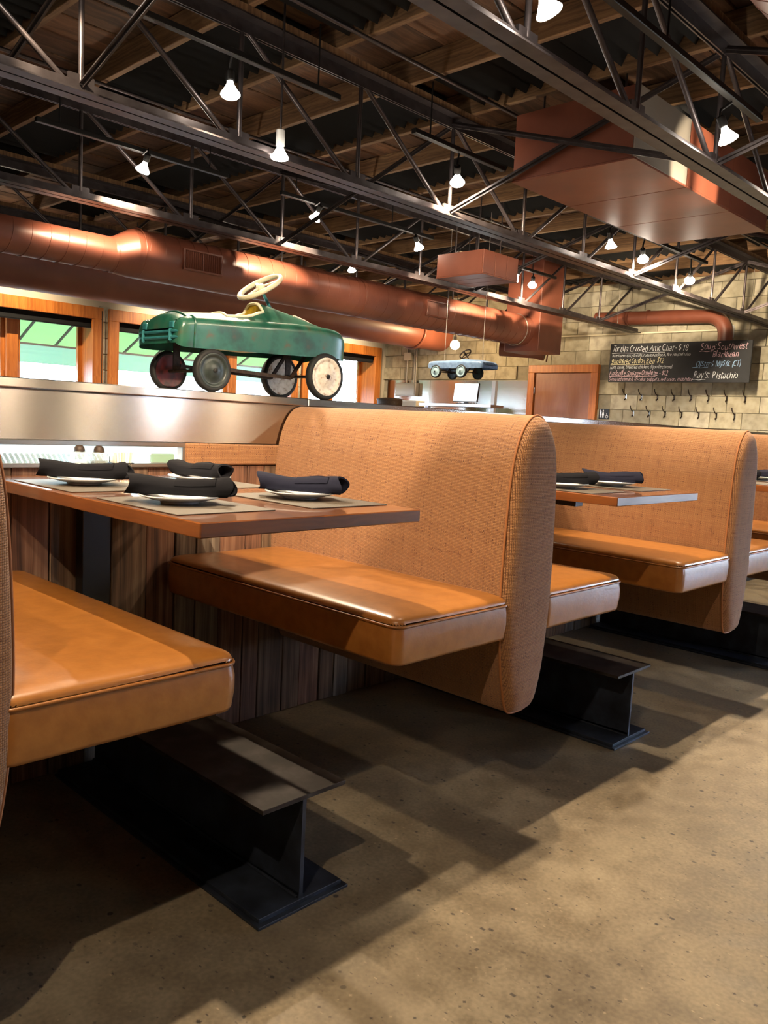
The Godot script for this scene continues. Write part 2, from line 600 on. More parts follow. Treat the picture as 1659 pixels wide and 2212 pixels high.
func make_shell() -> void:
	var st := mb()
	span(st, Vector3(-7.9, -0.12, 3.6), Vector3(6.6, 0.0, -10.9))
	var fl := put("floor", st, M.floor, self)
	fl.set_meta("kind", "structure")
	fl.set_meta("label", "polished stained concrete floor with dark aggregate")
	# back wall of concrete blocks
	var wb := setting("wall_back", "concrete block wall behind the kitchen and coat hooks")
	st = mb()
	span(st, Vector3(-7.9, 0, -10.42), Vector3(3.7, 3.6, -10.9))
	span(st, Vector3(3.7, 2.35, -10.42), Vector3(5.9, 3.6, -10.9))
	span(st, Vector3(3.7, 0, -10.42), Vector3(5.9, 0.15, -10.9))
	span(st, Vector3(5.9, 0, -10.42), Vector3(6.6, 3.6, -10.9))
	put("backing", st, M.mortar, wb)
	var bm := mb()
	box(bm, Vector3.ZERO, Vector3(0.396, 0.198, 0.06), 0.004)
	var block_mesh := bm.commit()
	for r in 11:
		var y := 1.2 + 0.1 + r * 0.203
		for c in 24:
			var x := -7.3 + c * 0.402 + (0.2 if r % 2 else 0.0)
			if x > -4.6 and x < -3.1 and y < 2.25:
				continue
			put_mesh("block", block_mesh, M.block[rng.randi() % 4], wb, Transform3D(Basis.IDENTITY, Vector3(x, y, -10.424 + rng.randf() * 0.004)))
	# window wall
	var wl := setting("wall_left", "window wall with narrow block piers")
	var holes := [[-1.9, -5.08], [-5.28, -8.36], [-8.56, -10.2]]
	st = mb()
	wall_with_openings(st, -7.95, -7.5, 3.6, -10.6, 3.6, holes, 0.6, 2.52)
	put("masonry", st, M.plaster, wl)
	for pz in [-5.18, -8.46]:
		bm = mb()
		box(bm, Vector3.ZERO, Vector3(0.03, 0.195, 0.15), 0.005)
		var pier := bm.commit()
		for r in 6:
			put_mesh("block", pier, M.block[3 if r % 2 else 1], wl, Transform3D(Basis.IDENTITY, Vector3(-7.49, 1.45 + r * 0.203, pz)))
	st = mb()
	tube(st, [Vector3(-7.45, 0.2, -5.13), Vector3(-7.45, 2.5, -5.12)], 0.012, 6)
	var cb := put("window_cable", st, M.black, self)
	tag(cb, "black cable running up the narrow pier between the first two windows", "cable")
	for k in 3:
		make_window(k + 1, holes[k][0], holes[k][1])
	# outside: green canvas awning over the windows
	var aw := thing("awning", "green canvas awning outside the row of windows", "awning")
	st = mb()
	for k in 16:
		var z0 := -1.6 - k * 0.56
		var t := mb()
		face(t, [Vector3(-8.0, 2.95, z0), Vector3(-8.0, 2.95, z0 - 0.53), Vector3(-9.7, 2.16, z0 - 0.53), Vector3(-9.7, 2.16, z0)], Vector3(-8.8, 0, z0))
		face(t, [Vector3(-8.0, 2.96, z0), Vector3(-8.0, 2.96, z0 - 0.53), Vector3(-9.7, 2.17, z0 - 0.53), Vector3(-9.7, 2.17, z0)], Vector3(-8.8, 9, z0))
		put("canvas_panel", t, M.awning, aw)
		bar(st, Vector3(-8.0, 2.94, z0 - 0.545), Vector3(-9.7, 2.15, z0 - 0.545), 0.03, 0.03)
	put("awning_frame", st, M.black, aw)
	st = mb()
	span(st, Vector3(-9.70, 1.88, -1.4), Vector3(-9.72, 2.17, -10.8))
	put("valance", st, M.valance, aw)
	st = mb()
	span(st, Vector3(-9.68, 2.14, -1.4), Vector3(-9.699, 2.17, -10.8))
	put("front_rail", st, M.black, aw)
	# right hand wall with its windows, and the wall behind the camera
	var wr := setting("wall_right", "wall across the aisle with tall windows")
	var rh := [[-5.15, -5.65]]
	st = mb()
	wall_with_openings(st, 6.2, 6.6, 3.6, -10.9, 3.6, rh, 0.7, 2.5)
	put("masonry", st, M.plaster, wr)
	for k in 1:
		var w := setting("window_4", "narrow tall window across the aisle")
		var f := mb()
		for e in [[rh[k][0], rh[k][0] - 0.08], [rh[k][1] + 0.08, rh[k][1]]]:
			span(f, Vector3(6.25, 0.7, e[0]), Vector3(6.35, 2.5, e[1]))
		span(f, Vector3(6.25, 0.7, rh[k][0] - 0.08), Vector3(6.35, 0.78, rh[k][1] + 0.08))
		span(f, Vector3(6.25, 2.42, rh[k][0] - 0.08), Vector3(6.35, 2.5, rh[k][1] + 0.08))
		put("window_frame", f, M.fir, w)
		f = mb()
		span(f, Vector3(6.295, 0.78, rh[k][0] - 0.08), Vector3(6.305, 2.42, rh[k][1] + 0.08))
		put("pane", f, M.pane, w)
	# glazed entrance at the far end of the aisle
	var w5 := setting("window_5", "glazed entrance at the far end of the aisle")
	for x in [3.7, 4.4, 5.13, 5.82]:
		st = mb()
		span(st, Vector3(x, 0.15, -10.55), Vector3(x + 0.08, 2.35, -10.65))
		put("window_frame", st, M.black, w5)
		if x < 5.5:
			st = mb()
			span(st, Vector3(x + 0.08, 0.15, -10.60), Vector3(x + 0.7, 2.35, -10.594))
			put("pane", st, M.pane, w5)
	st = mb()
	span(st, Vector3(-7.9, 0, 3.3), Vector3(6.6, 3.6, 3.6))
	var wf := put("wall_front", st, M.plaster, self)
	wf.set_meta("kind", "structure")
	st = mb()
	span(st, Vector3(-8.2, 3.52, 3.8), Vector3(6.9, 3.7, -11.1))
	var rf := put("roof_slab", st, M.deck[1], self)
	rf.set_meta("kind", "structure")
	rf.name = "trim_1"

func make_window(n: int, za: float, zb: float) -> void:
	var w := setting("window_%d" % n, "fir framed window with a rolled black blind")
	var x := -7.49
	var top := 2.52
	var st := mb()
	# casing on the wall face
	span(st, Vector3(x, top - 0.13, za + 0.06), Vector3(x + 0.05, top + 0.02, zb - 0.06), 0.004)
	put("head_casing", st, M.fir, w)
	for s in [[za + 0.06, za - 0.08], [zb + 0.08, zb - 0.06]]:
		st = mb()
		span(st, Vector3(x, 0.6, s[0]), Vector3(x + 0.05, top - 0.13, s[1]), 0.004)
		put("side_casing", st, M.fir, w)
	# reveal boards
	for s in [[za, za - 0.03], [zb + 0.03, zb]]:
		st = mb()
		span(st, Vector3(-7.93, 0.6, s[0]), Vector3(x, top, s[1]))
		put("jamb", st, M.fir, w)
	st = mb()
	span(st, Vector3(-7.93, top - 0.03, za), Vector3(x, top, zb))
	put("head_jamb", st, M.fir, w)
	st = mb()
	span(st, Vector3(-7.93, 0.6, za), Vector3(x + 0.07, 0.64, zb))
	put("window_sill", st, M.fir, w)
	var mid := zb + (0.95 if za - zb > 2.0 else 0.8)
	st = mb()
	span(st, Vector3(-7.93, 0.64, mid + 0.07), Vector3(-7.78, top - 0.03, mid - 0.07), 0.004)
	put("mullion", st, M.fir, w)
	for s in [[za - 0.03, mid + 0.07], [mid - 0.07, zb + 0.03]]:
		st = mb()
		span(st, Vector3(-7.905, 0.64, s[0]), Vector3(-7.855, top - 0.03, s[0] - 0.05))
		span(st, Vector3(-7.905, 0.64, s[1] + 0.05), Vector3(-7.855, top - 0.03, s[1]))
		span(st, Vector3(-7.905, 0.64, s[0] - 0.05), Vector3(-7.855, 0.7, s[1] + 0.05))
		span(st, Vector3(-7.905, top - 0.09, s[0] - 0.05), Vector3(-7.855, top - 0.03, s[1] + 0.05))
		put("sash", st, M.fir, w)
		st = mb()
		span(st, Vector3(-7.883, 0.7, s[0] - 0.05), Vector3(-7.877, top - 0.09, s[1] + 0.05))
		put("pane", st, M.pane, w)
	st = mb()
	span(st, Vector3(-7.62, 2.28, za - 0.05), Vector3(-7.53, 2.47, zb + 0.05), 0.01)
	put("roller_blind", st, M.foam, w)

func make_divider_wall() -> void:
	var w := setting("wall_divider", "low plank wall with a brushed steel top carrying the booths")
	var st := mb()
	span(st, Vector3(-0.55, 0, 1.6), Vector3(-0.03, 1.30, -9.2))
	put("core", st, M.foam, w)
	# vertical reclaimed planks, each its own board
	var z := 1.2
	var g := RandomNumberGenerator.new()
	g.seed = 4
	while z > -6.4:
		var wd := g.randf_range(0.075, 0.15)
		var x := g.randf_range(-0.006, 0.004)
		uv_swap = false
		st = mb()
		var h := 1.068
		box(st, Vector3(x - 0.013, h * 0.5 + 0.001, z - wd * 0.5), Vector3(0.026, h, wd - 0.004), 0.0025)
		put("plank", st, M.plank[g.randi() % 3], w)
		z -= wd
	# kitchen side of the low wall
	st = mb()
	span(st, Vector3(-0.57, 0, 1.6), Vector3(-0.55, 1.31, -9.2))
	put("kitchen_side_panel", st, M.steel_plain, w)
	# stainless band above the planks, in sheets
	for k in 5:
		var a := 1.6 - k * 2.1
		st = mb()
		var rows := []
		var uvs := []
		for i in 2:
			var row := []
			var uv := []
			for j in 13:
				var t := j / 12.0
				row.append(Vector3(0.006, 1.157 + 0.161 * t, a - i * 2.096))
				uv.append(Vector2(a - i * 2.1, t * 0.16))
			rows.append(row)
			uvs.append(uv)
		grid(st, rows, false, Vector3.RIGHT, uvs)
		put("steel_band", st, M.steel, w)
	# ledge of folded steel with a turned down front lip
	for k in 5:
		var a := 1.6 - k * 2.1 if k < 2 else -2.27 - (k - 2) * 2.4
		var b: float = [-0.5, -2.268, -4.668, -7.068, -9.2][k]
		if k == 1:
			a = -0.502
		st = mb()
		span(st, Vector3(-0.60, 1.320, a), Vector3(0.022, 1.352, b), 0.003)
		put("ledge", st, M.steel, w)
	# woven strip and lit display case behind each table
	for k in 4:
		var c := -1.34 - k * PITCH
		st = mb()
		span(st, Vector3(-0.02, 1.072, c - 0.345), Vector3(0.012, 1.154, c - PITCH + 0.345), 0.006)
		put("woven_strip", st, M.fabric, w)
		if k == 0:
			st = mb()
			span(st, Vector3(-0.02, 1.072, 1.2), Vector3(0.012, 1.154, c + 0.345), 0.006)
			put("woven_strip", st, M.fabric, w)
		make_display_case(k, c)

func make_display_case(k: int, c: float) -> void:
	var places := ["behind the shakers", "behind the second table of the row", "behind the third table", "beyond the third table"]
	var o := thing("display_case", "white lit display case in a steel frame, " + places[k], "display case", Vector3(0, 1.065, c))
	var st := mb()
	var hz := 0.345
	span(st, Vector3(-0.03, 0.074, hz), Vector3(0.016, 0.091, -hz), 0.002)
	span(st, Vector3(-0.03, 0.0, hz), Vector3(0.02, 0.014, -hz), 0.002)
	span(st, Vector3(-0.03, 0.014, hz), Vector3(0.016, 0.074, hz - 0.012), 0.002)
	span(st, Vector3(-0.03, 0.014, -hz), Vector3(0.016, 0.074, -hz + 0.012), 0.002)
	put("case_frame", st, M.steel_plain, o)
	st = mb()
	span(st, Vector3(-0.026, 0.014, hz - 0.012), Vector3(-0.022, 0.074, -hz + 0.012))
	put("light_panel", st, M.case_light, o)
	st = mb()
	span(st, Vector3(0.008, 0.014, hz - 0.012), Vector3(0.011, 0.074, -hz + 0.012))
	put("pane", st, M.pane, o)
	for i in 26:
		st = mb()
		box(st, Vector3(-0.006, 0.029, hz - 0.03 - i * 0.0175), Vector3(0.012, 0.036, 0.007), 0.001, Basis(Vector3.RIGHT, 0.5))
		put("glass_slat", st, M.slat if M.has("slat") else slat_material(), o)
	st = mb()
	span(st, Vector3(-0.016, 0.014, -hz + 0.035), Vector3(0.0, 0.048, -hz + 0.13), 0.004)
	put("green_tray", st, tray_material(), o)
	var l := AreaLight3D.new()
	l.name = "case_glow"
	l.area_size = Vector2(0.64, 0.05)
	l.light_energy = 0.12
	l.light_color = Color(0.86, 0.97, 1.0)
	l.shadow_enabled = true
	l.position = Vector3(0.02, 0.044, 0)
	l.rotation = Vector3(0, -PI / 2, 0)
	o.add_child(l)

func slat_material() -> StandardMaterial3D:
	M.slat = mat(Color(0.36, 0.56, 0.64), 0.15)
	return M.slat

func tray_material() -> StandardMaterial3D:
	if not M.has("tray"):
		M.tray = mat(Color(0.30, 0.55, 0.42), 0.3)
	return M.tray

func make_ceiling() -> void:
	var c := setting("ceiling", "timber roof deck on joists")
	# deck boards run along z
	for k in 36:
		var st := mb()
		var x := -7.48 + k * 0.29
		box(st, Vector3(x, 3.475 + 0.004 * (k % 3), -3.6), Vector3(0.282, 0.03, 14.0), 0.004)
		put("board", st, M.deck[k % 2], c)
	# joists run along x
	uv_swap = true
	var jm := mb()
	box(jm, Vector3(-0.6, 3.385, 0), Vector3(13.8, 0.15, 0.04), 0.003)
	var jmesh := jm.commit()
	uv_swap = false
	for k in 23:
		put_mesh("joist", jmesh, M.joist, c, Transform3D(Basis.IDENTITY, Vector3(0, 0, 2.81 - k * 0.6)))
	# black pleated acoustic baffles in every other bay, between trusses
	var base := mb()
	var w := 1.50
	var n := 14
	for i in n:
		var x0 := -w * 0.5 + w * i / n
		var x1 := -w * 0.5 + w * (i + 1) / n
		var xm := (x0 + x1) * 0.5
		for q in [[x0, 0.0, xm, -0.10], [xm, -0.10, x1, 0.0]]:
			face(base, [Vector3(q[0], q[1], 0.26), Vector3(q[2], q[3], 0.26), Vector3(q[2], q[3], -0.26), Vector3(q[0], q[1], -0.26)], Vector3(xm, 1.0, 0))
		for z in [0.26, -0.26]:
			face(base, [Vector3(x0, 0, z), Vector3(x1, 0, z), Vector3(xm, -0.10, z)], Vector3.ZERO)
	span(base, Vector3(-w * 0.5, 0.0, -0.26), Vector3(w * 0.5, 0.02, 0.26))
	var pm := base.commit()
	var over := {-1: "over the aisle", 0: "over the booth tables and boxed duct", 1: "over the kitchen pass", 2: "over the terracotta duct", 3: "over the duct by the windows"}
	for t in range(-1, 4):
		for k in 10:
			var z := -2.89 + 1.2 * 2 - k * 1.2
			if z < -10.1 or z > 1.4:
				continue
			var o := put_mesh("acoustic_panel", pm, M.foam, self, Transform3D(Basis.IDENTITY, Vector3(truss_x(t) - 0.8875, 3.43, z)))
			tag(o, "black pleated acoustic panel between joists, in the row " + over[t], "acoustic panel", "pleated ceiling panels")

func truss_x(k: int) -> float:
	return 0.79 - 1.775 * k

func node_z(i: int) -> float:
	return -1.74 - 0.847 * (i - 3)

func make_trusses() -> void:
	var says := {-2: "steel roof truss over the far side of the aisle by the tall windows", -1: "steel roof truss over the aisle, beyond the round duct", 0: "steel roof truss passing over the booths in front of the boxed duct", 1: "steel roof truss over the kitchen pass beside the hanging rod lamp", 2: "steel roof truss running alongside the large terracotta duct", 3: "steel roof truss hidden between the two round ducts", 4: "steel roof truss closest to the window wall"}
	for k in range(-2, 5):
		var x := truss_x(k)
		var o := thing("roof_truss", says[k], "truss", Vector3(x, 0, 0))
		var z0 := 1.9
		var z1 := -10.38
		for s in [-1.0, 1.0]:
			var st := mb()
			span(st, Vector3(s * 0.006, 2.630, z0), Vector3(s * 0.070, 2.638, z1))
			span(st, Vector3(s * 0.006, 2.638, z0), Vector3(s * 0.014, 2.690, z1))
			put("bottom_chord", st, M.truss, o)
			st = mb()
			span(st, Vector3(s * 0.006, 3.262, z0), Vector3(s * 0.075, 3.270, z1))
			span(st, Vector3(s * 0.006, 3.200, z0), Vector3(s * 0.014, 3.262, z1))
			put("top_chord", st, M.truss, o)
		var nl := mb()
		uv_swap = false
		span(nl, Vector3(-0.07, 3.271, z0), Vector3(0.07, 3.309, z1))
		put("nailer", nl, M.joist, o)
		for i in 13:
			var z := node_z(i)
			if z < z1 + 0.05:
				continue
			var st := mb()
			tube(st, [Vector3(0, 2.65, z), Vector3(0, 3.25, z)], 0.013, 8)
			put("vertical_rod", st, M.truss, o)
			var zn := node_z(i + 1)
			if zn < z1:
				continue
			st = mb()
			if i < 7:
				tube(st, [Vector3(0, 3.24, z), Vector3(0, 2.66, zn + 0.05)], 0.014, 8)
			else:
				tube(st, [Vector3(0, 2.66, z - 0.05), Vector3(0, 3.24, zn)], 0.014, 8)
			put("diagonal_rod", st, M.truss, o)
			st = mb()
			span(st, Vector3(-0.008, 2.64, z + 0.06), Vector3(0.008, 2.72, z - 0.06))
			put("gusset", st, M.truss, o)
		if k < 4:
			for i in [3, 6, 9, 12]:
				var z := node_z(i) + 0.03
				if z < z1:
					continue
				var st := mb()
				bar(st, Vector3(-0.02, 2.68, z), Vector3(-1.755, 3.22, z), 0.035, 0.006, Vector3(0, 0, 1))
				bar(st, Vector3(-0.02, 2.68, z), Vector3(-1.755, 3.22, z), 0.006, 0.035, Vector3(0, 0, 1))
				put("cross_brace", st, M.truss, o)
				st = mb()
				bar(st, Vector3(-0.02, 3.22, z - 0.03), Vector3(-1.755, 2.68, z - 0.03), 0.035, 0.006, Vector3(0, 0, 1))
				bar(st, Vector3(-0.02, 3.22, z - 0.03), Vector3(-1.755, 2.68, z - 0.03), 0.006, 0.035, Vector3(0, 0, 1))
				put("cross_brace", st, M.truss, o)
	# electrical conduits running along the trusses
	var cw := ["thin dark conduit running under the joists beside the lamps over the booths", "thin dark conduit running under the joists beside the lamps over the kitchen pass", "thin dark conduit running under the joists above the terracotta duct"]
	for k in 3:
		var st := mb()
		tube(st, [Vector3(truss_x(k) + 0.33, 3.285, 1.8), Vector3(truss_x(k) + 0.33, 3.285, -10.3)], 0.012, 6)
		tag(put("conduit", st, M.truss, self), cw[k], "conduit")

func ring_rows(pts: Array, radii: Array, seg: int) -> Array:
	var rows := []
	for i in pts.size():
		var row := []
		for k in seg:
			var t := TAU * k / seg
			row.append(pts[i] + Vector3(cos(t), sin(t), 0) * radii[i])
		rows.append(row)
	return rows

func spiral(st: SurfaceTool, c: Vector3, r: float, z0: float, z1: float, step: float) -> void:
	var pts := []
	var n := int(absf(z1 - z0) / step * 24.0)
	for i in n + 1:
		var t := float(i) / n
		var a := TAU * absf(z1 - z0) / step * t
		pts.append(Vector3(c.x + r * cos(a), c.y + r * sin(a), lerpf(z0, z1, t)))
	tube(st, pts, 0.003, 4)

func vent(o: Node3D, c: Vector3, r: float, z: float, tilt: float) -> void:
	# a grille set on the side of a round duct, facing the aisle
	var q := Basis(Vector3(0, 0, 1), tilt)
	var p := c + q * Vector3(r + 0.005, 0, 0)
	p.z = z
	var st := mb()
	for s in [-1.0, 1.0]:
		box(st, p + q * Vector3(0, s * 0.075, 0), Vector3(0.03, 0.014, 0.36), 0.002, q)
		box(st, p + Vector3(0, 0, s * 0.173), Vector3(0.03, 0.15, 0.014), 0.002, q)
	box(st, p, Vector3(0.02, 0.14, 0.012), 0.0, q)
	var g := put("vent_frame", st, M.duct, o)
	for i in 17:
		st = mb()
		box(st, p + Vector3(0, 0, -0.155 + i * 0.0194), Vector3(0.022, 0.138, 0.004), 0.0, q * Basis(Vector3.UP, 0.5))
		put("slat", st, M.duct, g)
	st = mb()
	box(st, p - q * Vector3(0.012, 0, 0), Vector3(0.004, 0.14, 0.34), 0.0, q)
	put("vent_back", st, M.black, g)

func make_ducts() -> void:
	# main spiral duct with an enlarging collar, ending in a riser
	var o := thing("spiral_duct", "long terracotta painted spiral duct that widens partway and runs into a square riser", "duct")
	var cx := -3.27
	var st := mb()
	var pts := []
	var rad := []
	for e in [[1.8, 2.415, 0.128], [-3.06, 2.42, 0.128], [-3.10, 2.425, 0.140], [-3.22, 2.455, 0.182], [-3.28, 2.458, 0.185], [-8.45, 2.47, 0.183]]:
		pts.append(Vector3(cx, e[1], e[0]))
		rad.append(e[2])
	var rows := ring_rows(pts, rad, 40)
	for i in range(0, 5):
		grid(st, [rows[i], rows[i + 1]], true)
	put("duct_run", st, M.duct, o)
	st = mb()
	spiral(st, Vector3(cx, 2.4175, 0), 0.1285, 1.6, -3.05, 0.13)
	put("spiral_seam", st, M.duct, o)
	st = mb()
	spiral(st, Vector3(cx, 2.464, 0), 0.1845, -3.3, -8.4, 0.13)
	put("spiral_seam", st, M.duct, o)
	for z in [-3.08, -3.27, -5.6, -8.30]:
		st = mb()
		var r := 0.130 if z > -3.2 else 0.186
		var ring := []
		for k in 40:
			ring.append(Vector3(cx + r * cos(TAU * k / 40), (2.42 if z > -3.2 else 2.464) + r * sin(TAU * k / 40), z))
		tube(st, ring, 0.006, 6, true)
		put("joint_band", st, M.galv if z < -8.0 else M.duct, o)
	vent(o, Vector3(cx, 2.456, 0), 0.184, -3.76, 0.02)
	vent(o, Vector3(cx, 2.466, 0), 0.184, -6.64, 0.02)
	st = mb()
	span(st, Vector3(cx - 0.25, 2.22, -8.45), Vector3(cx + 0.25, 3.325, -8.95), 0.006)
	put("riser", st, M.duct, o)
	for z in [-1.2, -4.7, -7.1]:
		st = mb()
		tube(st, [Vector3(cx, 2.55, z), Vector3(cx, 3.31, z)], 0.008, 6)
		put("hanger_rod", st, M.truss, o)
	# second duct closer to the windows
	o = thing("wall_duct", "dull brown round duct above the windows with a collar near its open end", "duct")
	st = mb()
	rows = ring_rows([Vector3(-5.82, 2.66, 1.8), Vector3(-5.82, 2.67, -9.9)], [0.26, 0.26], 40)
	grid(st, rows, true)
	poly(st, rows[1], Vector3(0, 0, -1))
	put("duct_run", st, M.duct, o)
	st = mb()
	var ring2 := []
	for k in 40:
		ring2.append(Vector3(-5.82 + 0.265 * cos(TAU * k / 40), 2.667 + 0.265 * sin(TAU * k / 40), -9.25))
	tube(st, ring2, 0.025, 8, true)
	put("joint_band", st, M.duct, o)
	for z in [-2.3, -4.7, -7.1]:
		st = mb()
		tube(st, [Vector3(-5.82, 2.9, z), Vector3(-5.82, 3.31, z)], 0.008, 6)
		put("hanger_rod", st, M.truss, o)
	# a short branch below the riser
	o = thing("branch_duct", "short round branch duct tucked under the square riser", "duct")
	st = mb()
	tube(st, [Vector3(-3.95, 2.32, -8.95), Vector3(-3.55, 2.30, -9.15), Vector3(-3.42, 2.27, -9.22)], 0.10, 24)
	put("duct_run", st, M.duct, o)
	st = mb()
	tube(st, [Vector3(-3.40, 2.268, -9.23), Vector3(-3.385, 2.266, -9.24)], 0.108, 24)
	put("end_collar", st, M.duct, o)
	st = mb()
	tube(st, [Vector3(-3.62, 2.35, -9.12), Vector3(-3.62, 3.31, -9.12)], 0.007, 6)
	put("hanger_rod", st, M.truss, o)
	# boxed sheet metal ducts between the trusses
	boxed_duct(Vector3(-0.52, 2.80, -4.32), Vector3(0.31, 3.20, -6.34), "large boxed sheet duct with a brightly lit end, hung above the booths", true)
	boxed_duct(Vector3(-2.40, 2.60, -5.80), Vector3(-1.86, 2.81, -6.32), "smaller boxed sheet duct hung beyond it over the kitchen, above the round duct", false)
	# round duct over the aisle
	o = thing("aisle_duct", "round terracotta duct hung high over the aisle beside the booths", "duct")
	st = mb()
	rows = ring_rows([Vector3(1.58, 3.0, -1.7), Vector3(1.58, 3.0, -10.3)], [0.25, 0.25], 40)
	grid(st, rows, true)
	poly(st, rows[0], Vector3(0, 0, 1))
	put("duct_run", st, M.duct, o)
	st = mb()
	spiral(st, Vector3(1.58, 3.0, 0), 0.251, -1.7, -10.2, 0.15)
	put("spiral_seam", st, M.duct, o)
	# water pipe along the back wall turning down behind the board
	var pp := mb()
	var path := [Vector3(-3.30, 2.83, -10.24), Vector3(-1.75, 2.79, -10.24)]
	for k in range(1, 9):
		var t := PI * 0.5 * k / 8.0
		path.append(Vector3(-1.75 + 0.24 * sin(t), 2.55 + 0.24 * cos(t), -10.24))
	path.append(Vector3(-1.51, 2.16, -10.24))
	tube(pp, path, 0.088, 24)
	o = thing("wall_pipe", "terracotta painted round pipe along the block wall that bends down behind the menu board", "pipe")
	put("pipe_run", pp, M.duct, o)
	for x in [-2.86, -2.82, -2.55]:
		st = mb()
		tube(st, [Vector3(x, 2.816, -10.24), Vector3(x + 0.02, 2.8155, -10.24)], 0.093, 24)
		put("pipe_band", st, M.duct, o)

func boxed_duct(a: Vector3, b: Vector3, label: String, big: bool) -> void:
	var o := thing("boxed_duct", label, "duct")
	var st := mb()
	var n := 3
	var dz := (b.z - a.z) / n
	for k in n:
		st = mb()
		span(st, Vector3(a.x, a.y, a.z + dz * k - 0.003), Vector3(b.x, a.y + 0.012, a.z + dz * (k + 1) + 0.003), 0.002)
		put("bottom_panel", st, M.duct, o)
		st = mb()
		span(st, Vector3(b.x - 0.012, a.y + 0.012, a.z + dz * k - 0.003), Vector3(b.x, b.y, a.z + dz * (k + 1) + 0.003), 0.002)
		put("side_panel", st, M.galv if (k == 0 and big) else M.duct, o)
	st = mb()
	span(st, Vector3(a.x + 0.01, a.y + 0.012, a.z - 0.002), Vector3(b.x - 0.013, b.y, b.z + 0.002))
	put("duct_body", st, M.duct, o)
	for x in [a.x + 0.14, b.x - 0.14]:
		for z in [a.z - 0.1, b.z + 0.1]:
			st = mb()
			tube(st, [Vector3(x, b.y, z), Vector3(x, 3.32, z)], 0.006, 6)
			put("hanger_rod", st, M.truss, o)

# ---------------------------------------------------------------- booths
func bench_profile() -> Array:
	var half := [Vector2(0.0, 0.335), Vector2(0.040, 0.338), Vector2(0.066, 0.354), Vector2(0.088, 0.41), Vector2(0.111, 0.505), Vector2(0.128, 0.63), Vector2(0.134, 0.75), Vector2(0.133, 0.87), Vector2(0.125, 1.05), Vector2(0.114, 1.15), Vector2(0.094, 1.225), Vector2(0.066, 1.277), Vector2(0.034, 1.307), Vector2(0.0, 1.317)]
	return smooth_line(half, 4)

func make_booths() -> void:
	var half := bench_profile()
	var loop := []
	for p in half:
		loop.append(p)
	for k in range(half.size() - 2, 0, -1):
		loop.append(Vector2(-half[k].x, half[k].y))
	var n := loop.size()
	var arc := [0.0]
	for i in n:
		arc.append(arc[i] + (loop[(i + 1) % n] - loop[i]).length())
	var ex := 1.186
	var o := thing("booth_bench", "x", "booth bench")
	# padded back, one long lens-shaped roll
	var st := mb()
	var rows := []
	var uvs := []
	for e in [[0.015, 1.0], [0.3, 1.0], [0.6, 1.0], [0.9, 1.0], [1.12, 1.0], [1.165, 0.997], [ex, 0.985]]:
		var row := []
		var uv := []
		for i in n:
			var c := Vector2(0, clampf(loop[i].y, 0.45, 1.2))
			var q: Vector2 = c + (loop[i] - c) * e[1]
			row.append(Vector3(e[0], q.y, q.x))
		for i in n + 1:
			uv.append(Vector2(arc[i], e[0]))
		rows.append(row)
		uvs.append(uv)
	grid(st, rows, true, null, uvs)
	poly(st, rows[0], Vector3.LEFT)
	put("backrest", st, M.fabric, o)
	# padded end panel
	st = mb()
	rows = []
	uvs = []
	for e in [[1.0, 0.0], [0.985, 0.006], [0.93, 0.018], [0.82, 0.028], [0.6, 0.034], [0.3, 0.037], [0.0, 0.038]]:
		var row := []
		var uv := []
		for i in n + 1:
			var c := Vector2(0, clampf(loop[i % n].y, 0.47, 1.18))
			var q: Vector2 = c + (loop[i % n] - c) * e[0] * 0.985
			if i < n:
				row.append(Vector3(ex + e[1], q.y, q.x))
			uv.append(Vector2(q.x, q.y))
		rows.append(row)
		uvs.append(uv)
	grid(st, rows, true, Vector3.RIGHT, uvs)
	put("end_panel", st, M.fabric, o)
	st = mb()
	var welt := []
	for i in n:
		var c := Vector2(0, clampf(loop[i].y, 0.45, 1.2))
		var q: Vector2 = c + (loop[i] - c) * 0.993
		welt.append(Vector3(ex, q.y, q.x))
	tube(st, welt, 0.0045, 6, true)
	put("back_piping", st, M.fabric_welt, o)
	for s in [1.0, -1.0]:
		make_seat(o, s)
	var text := ["tan woven booth bench with one caramel seat showing, facing the nearer table", "tan woven booth bench between the table by the shakers and the next table", "tan woven booth bench behind the second table, in the middle of the row", "tan woven booth bench at the far end of the row behind the third table"]
	o.position = Vector3(0, 0, BENCH0)
	o.set_meta("label", text[0])
	o.set_meta("group", "row of booth benches")
	for k in range(1, 4):
		copy_of(o, "booth_bench", text[k], Vector3(0, 0, BENCH0 - PITCH * k))
	make_tables()
	make_footrests()

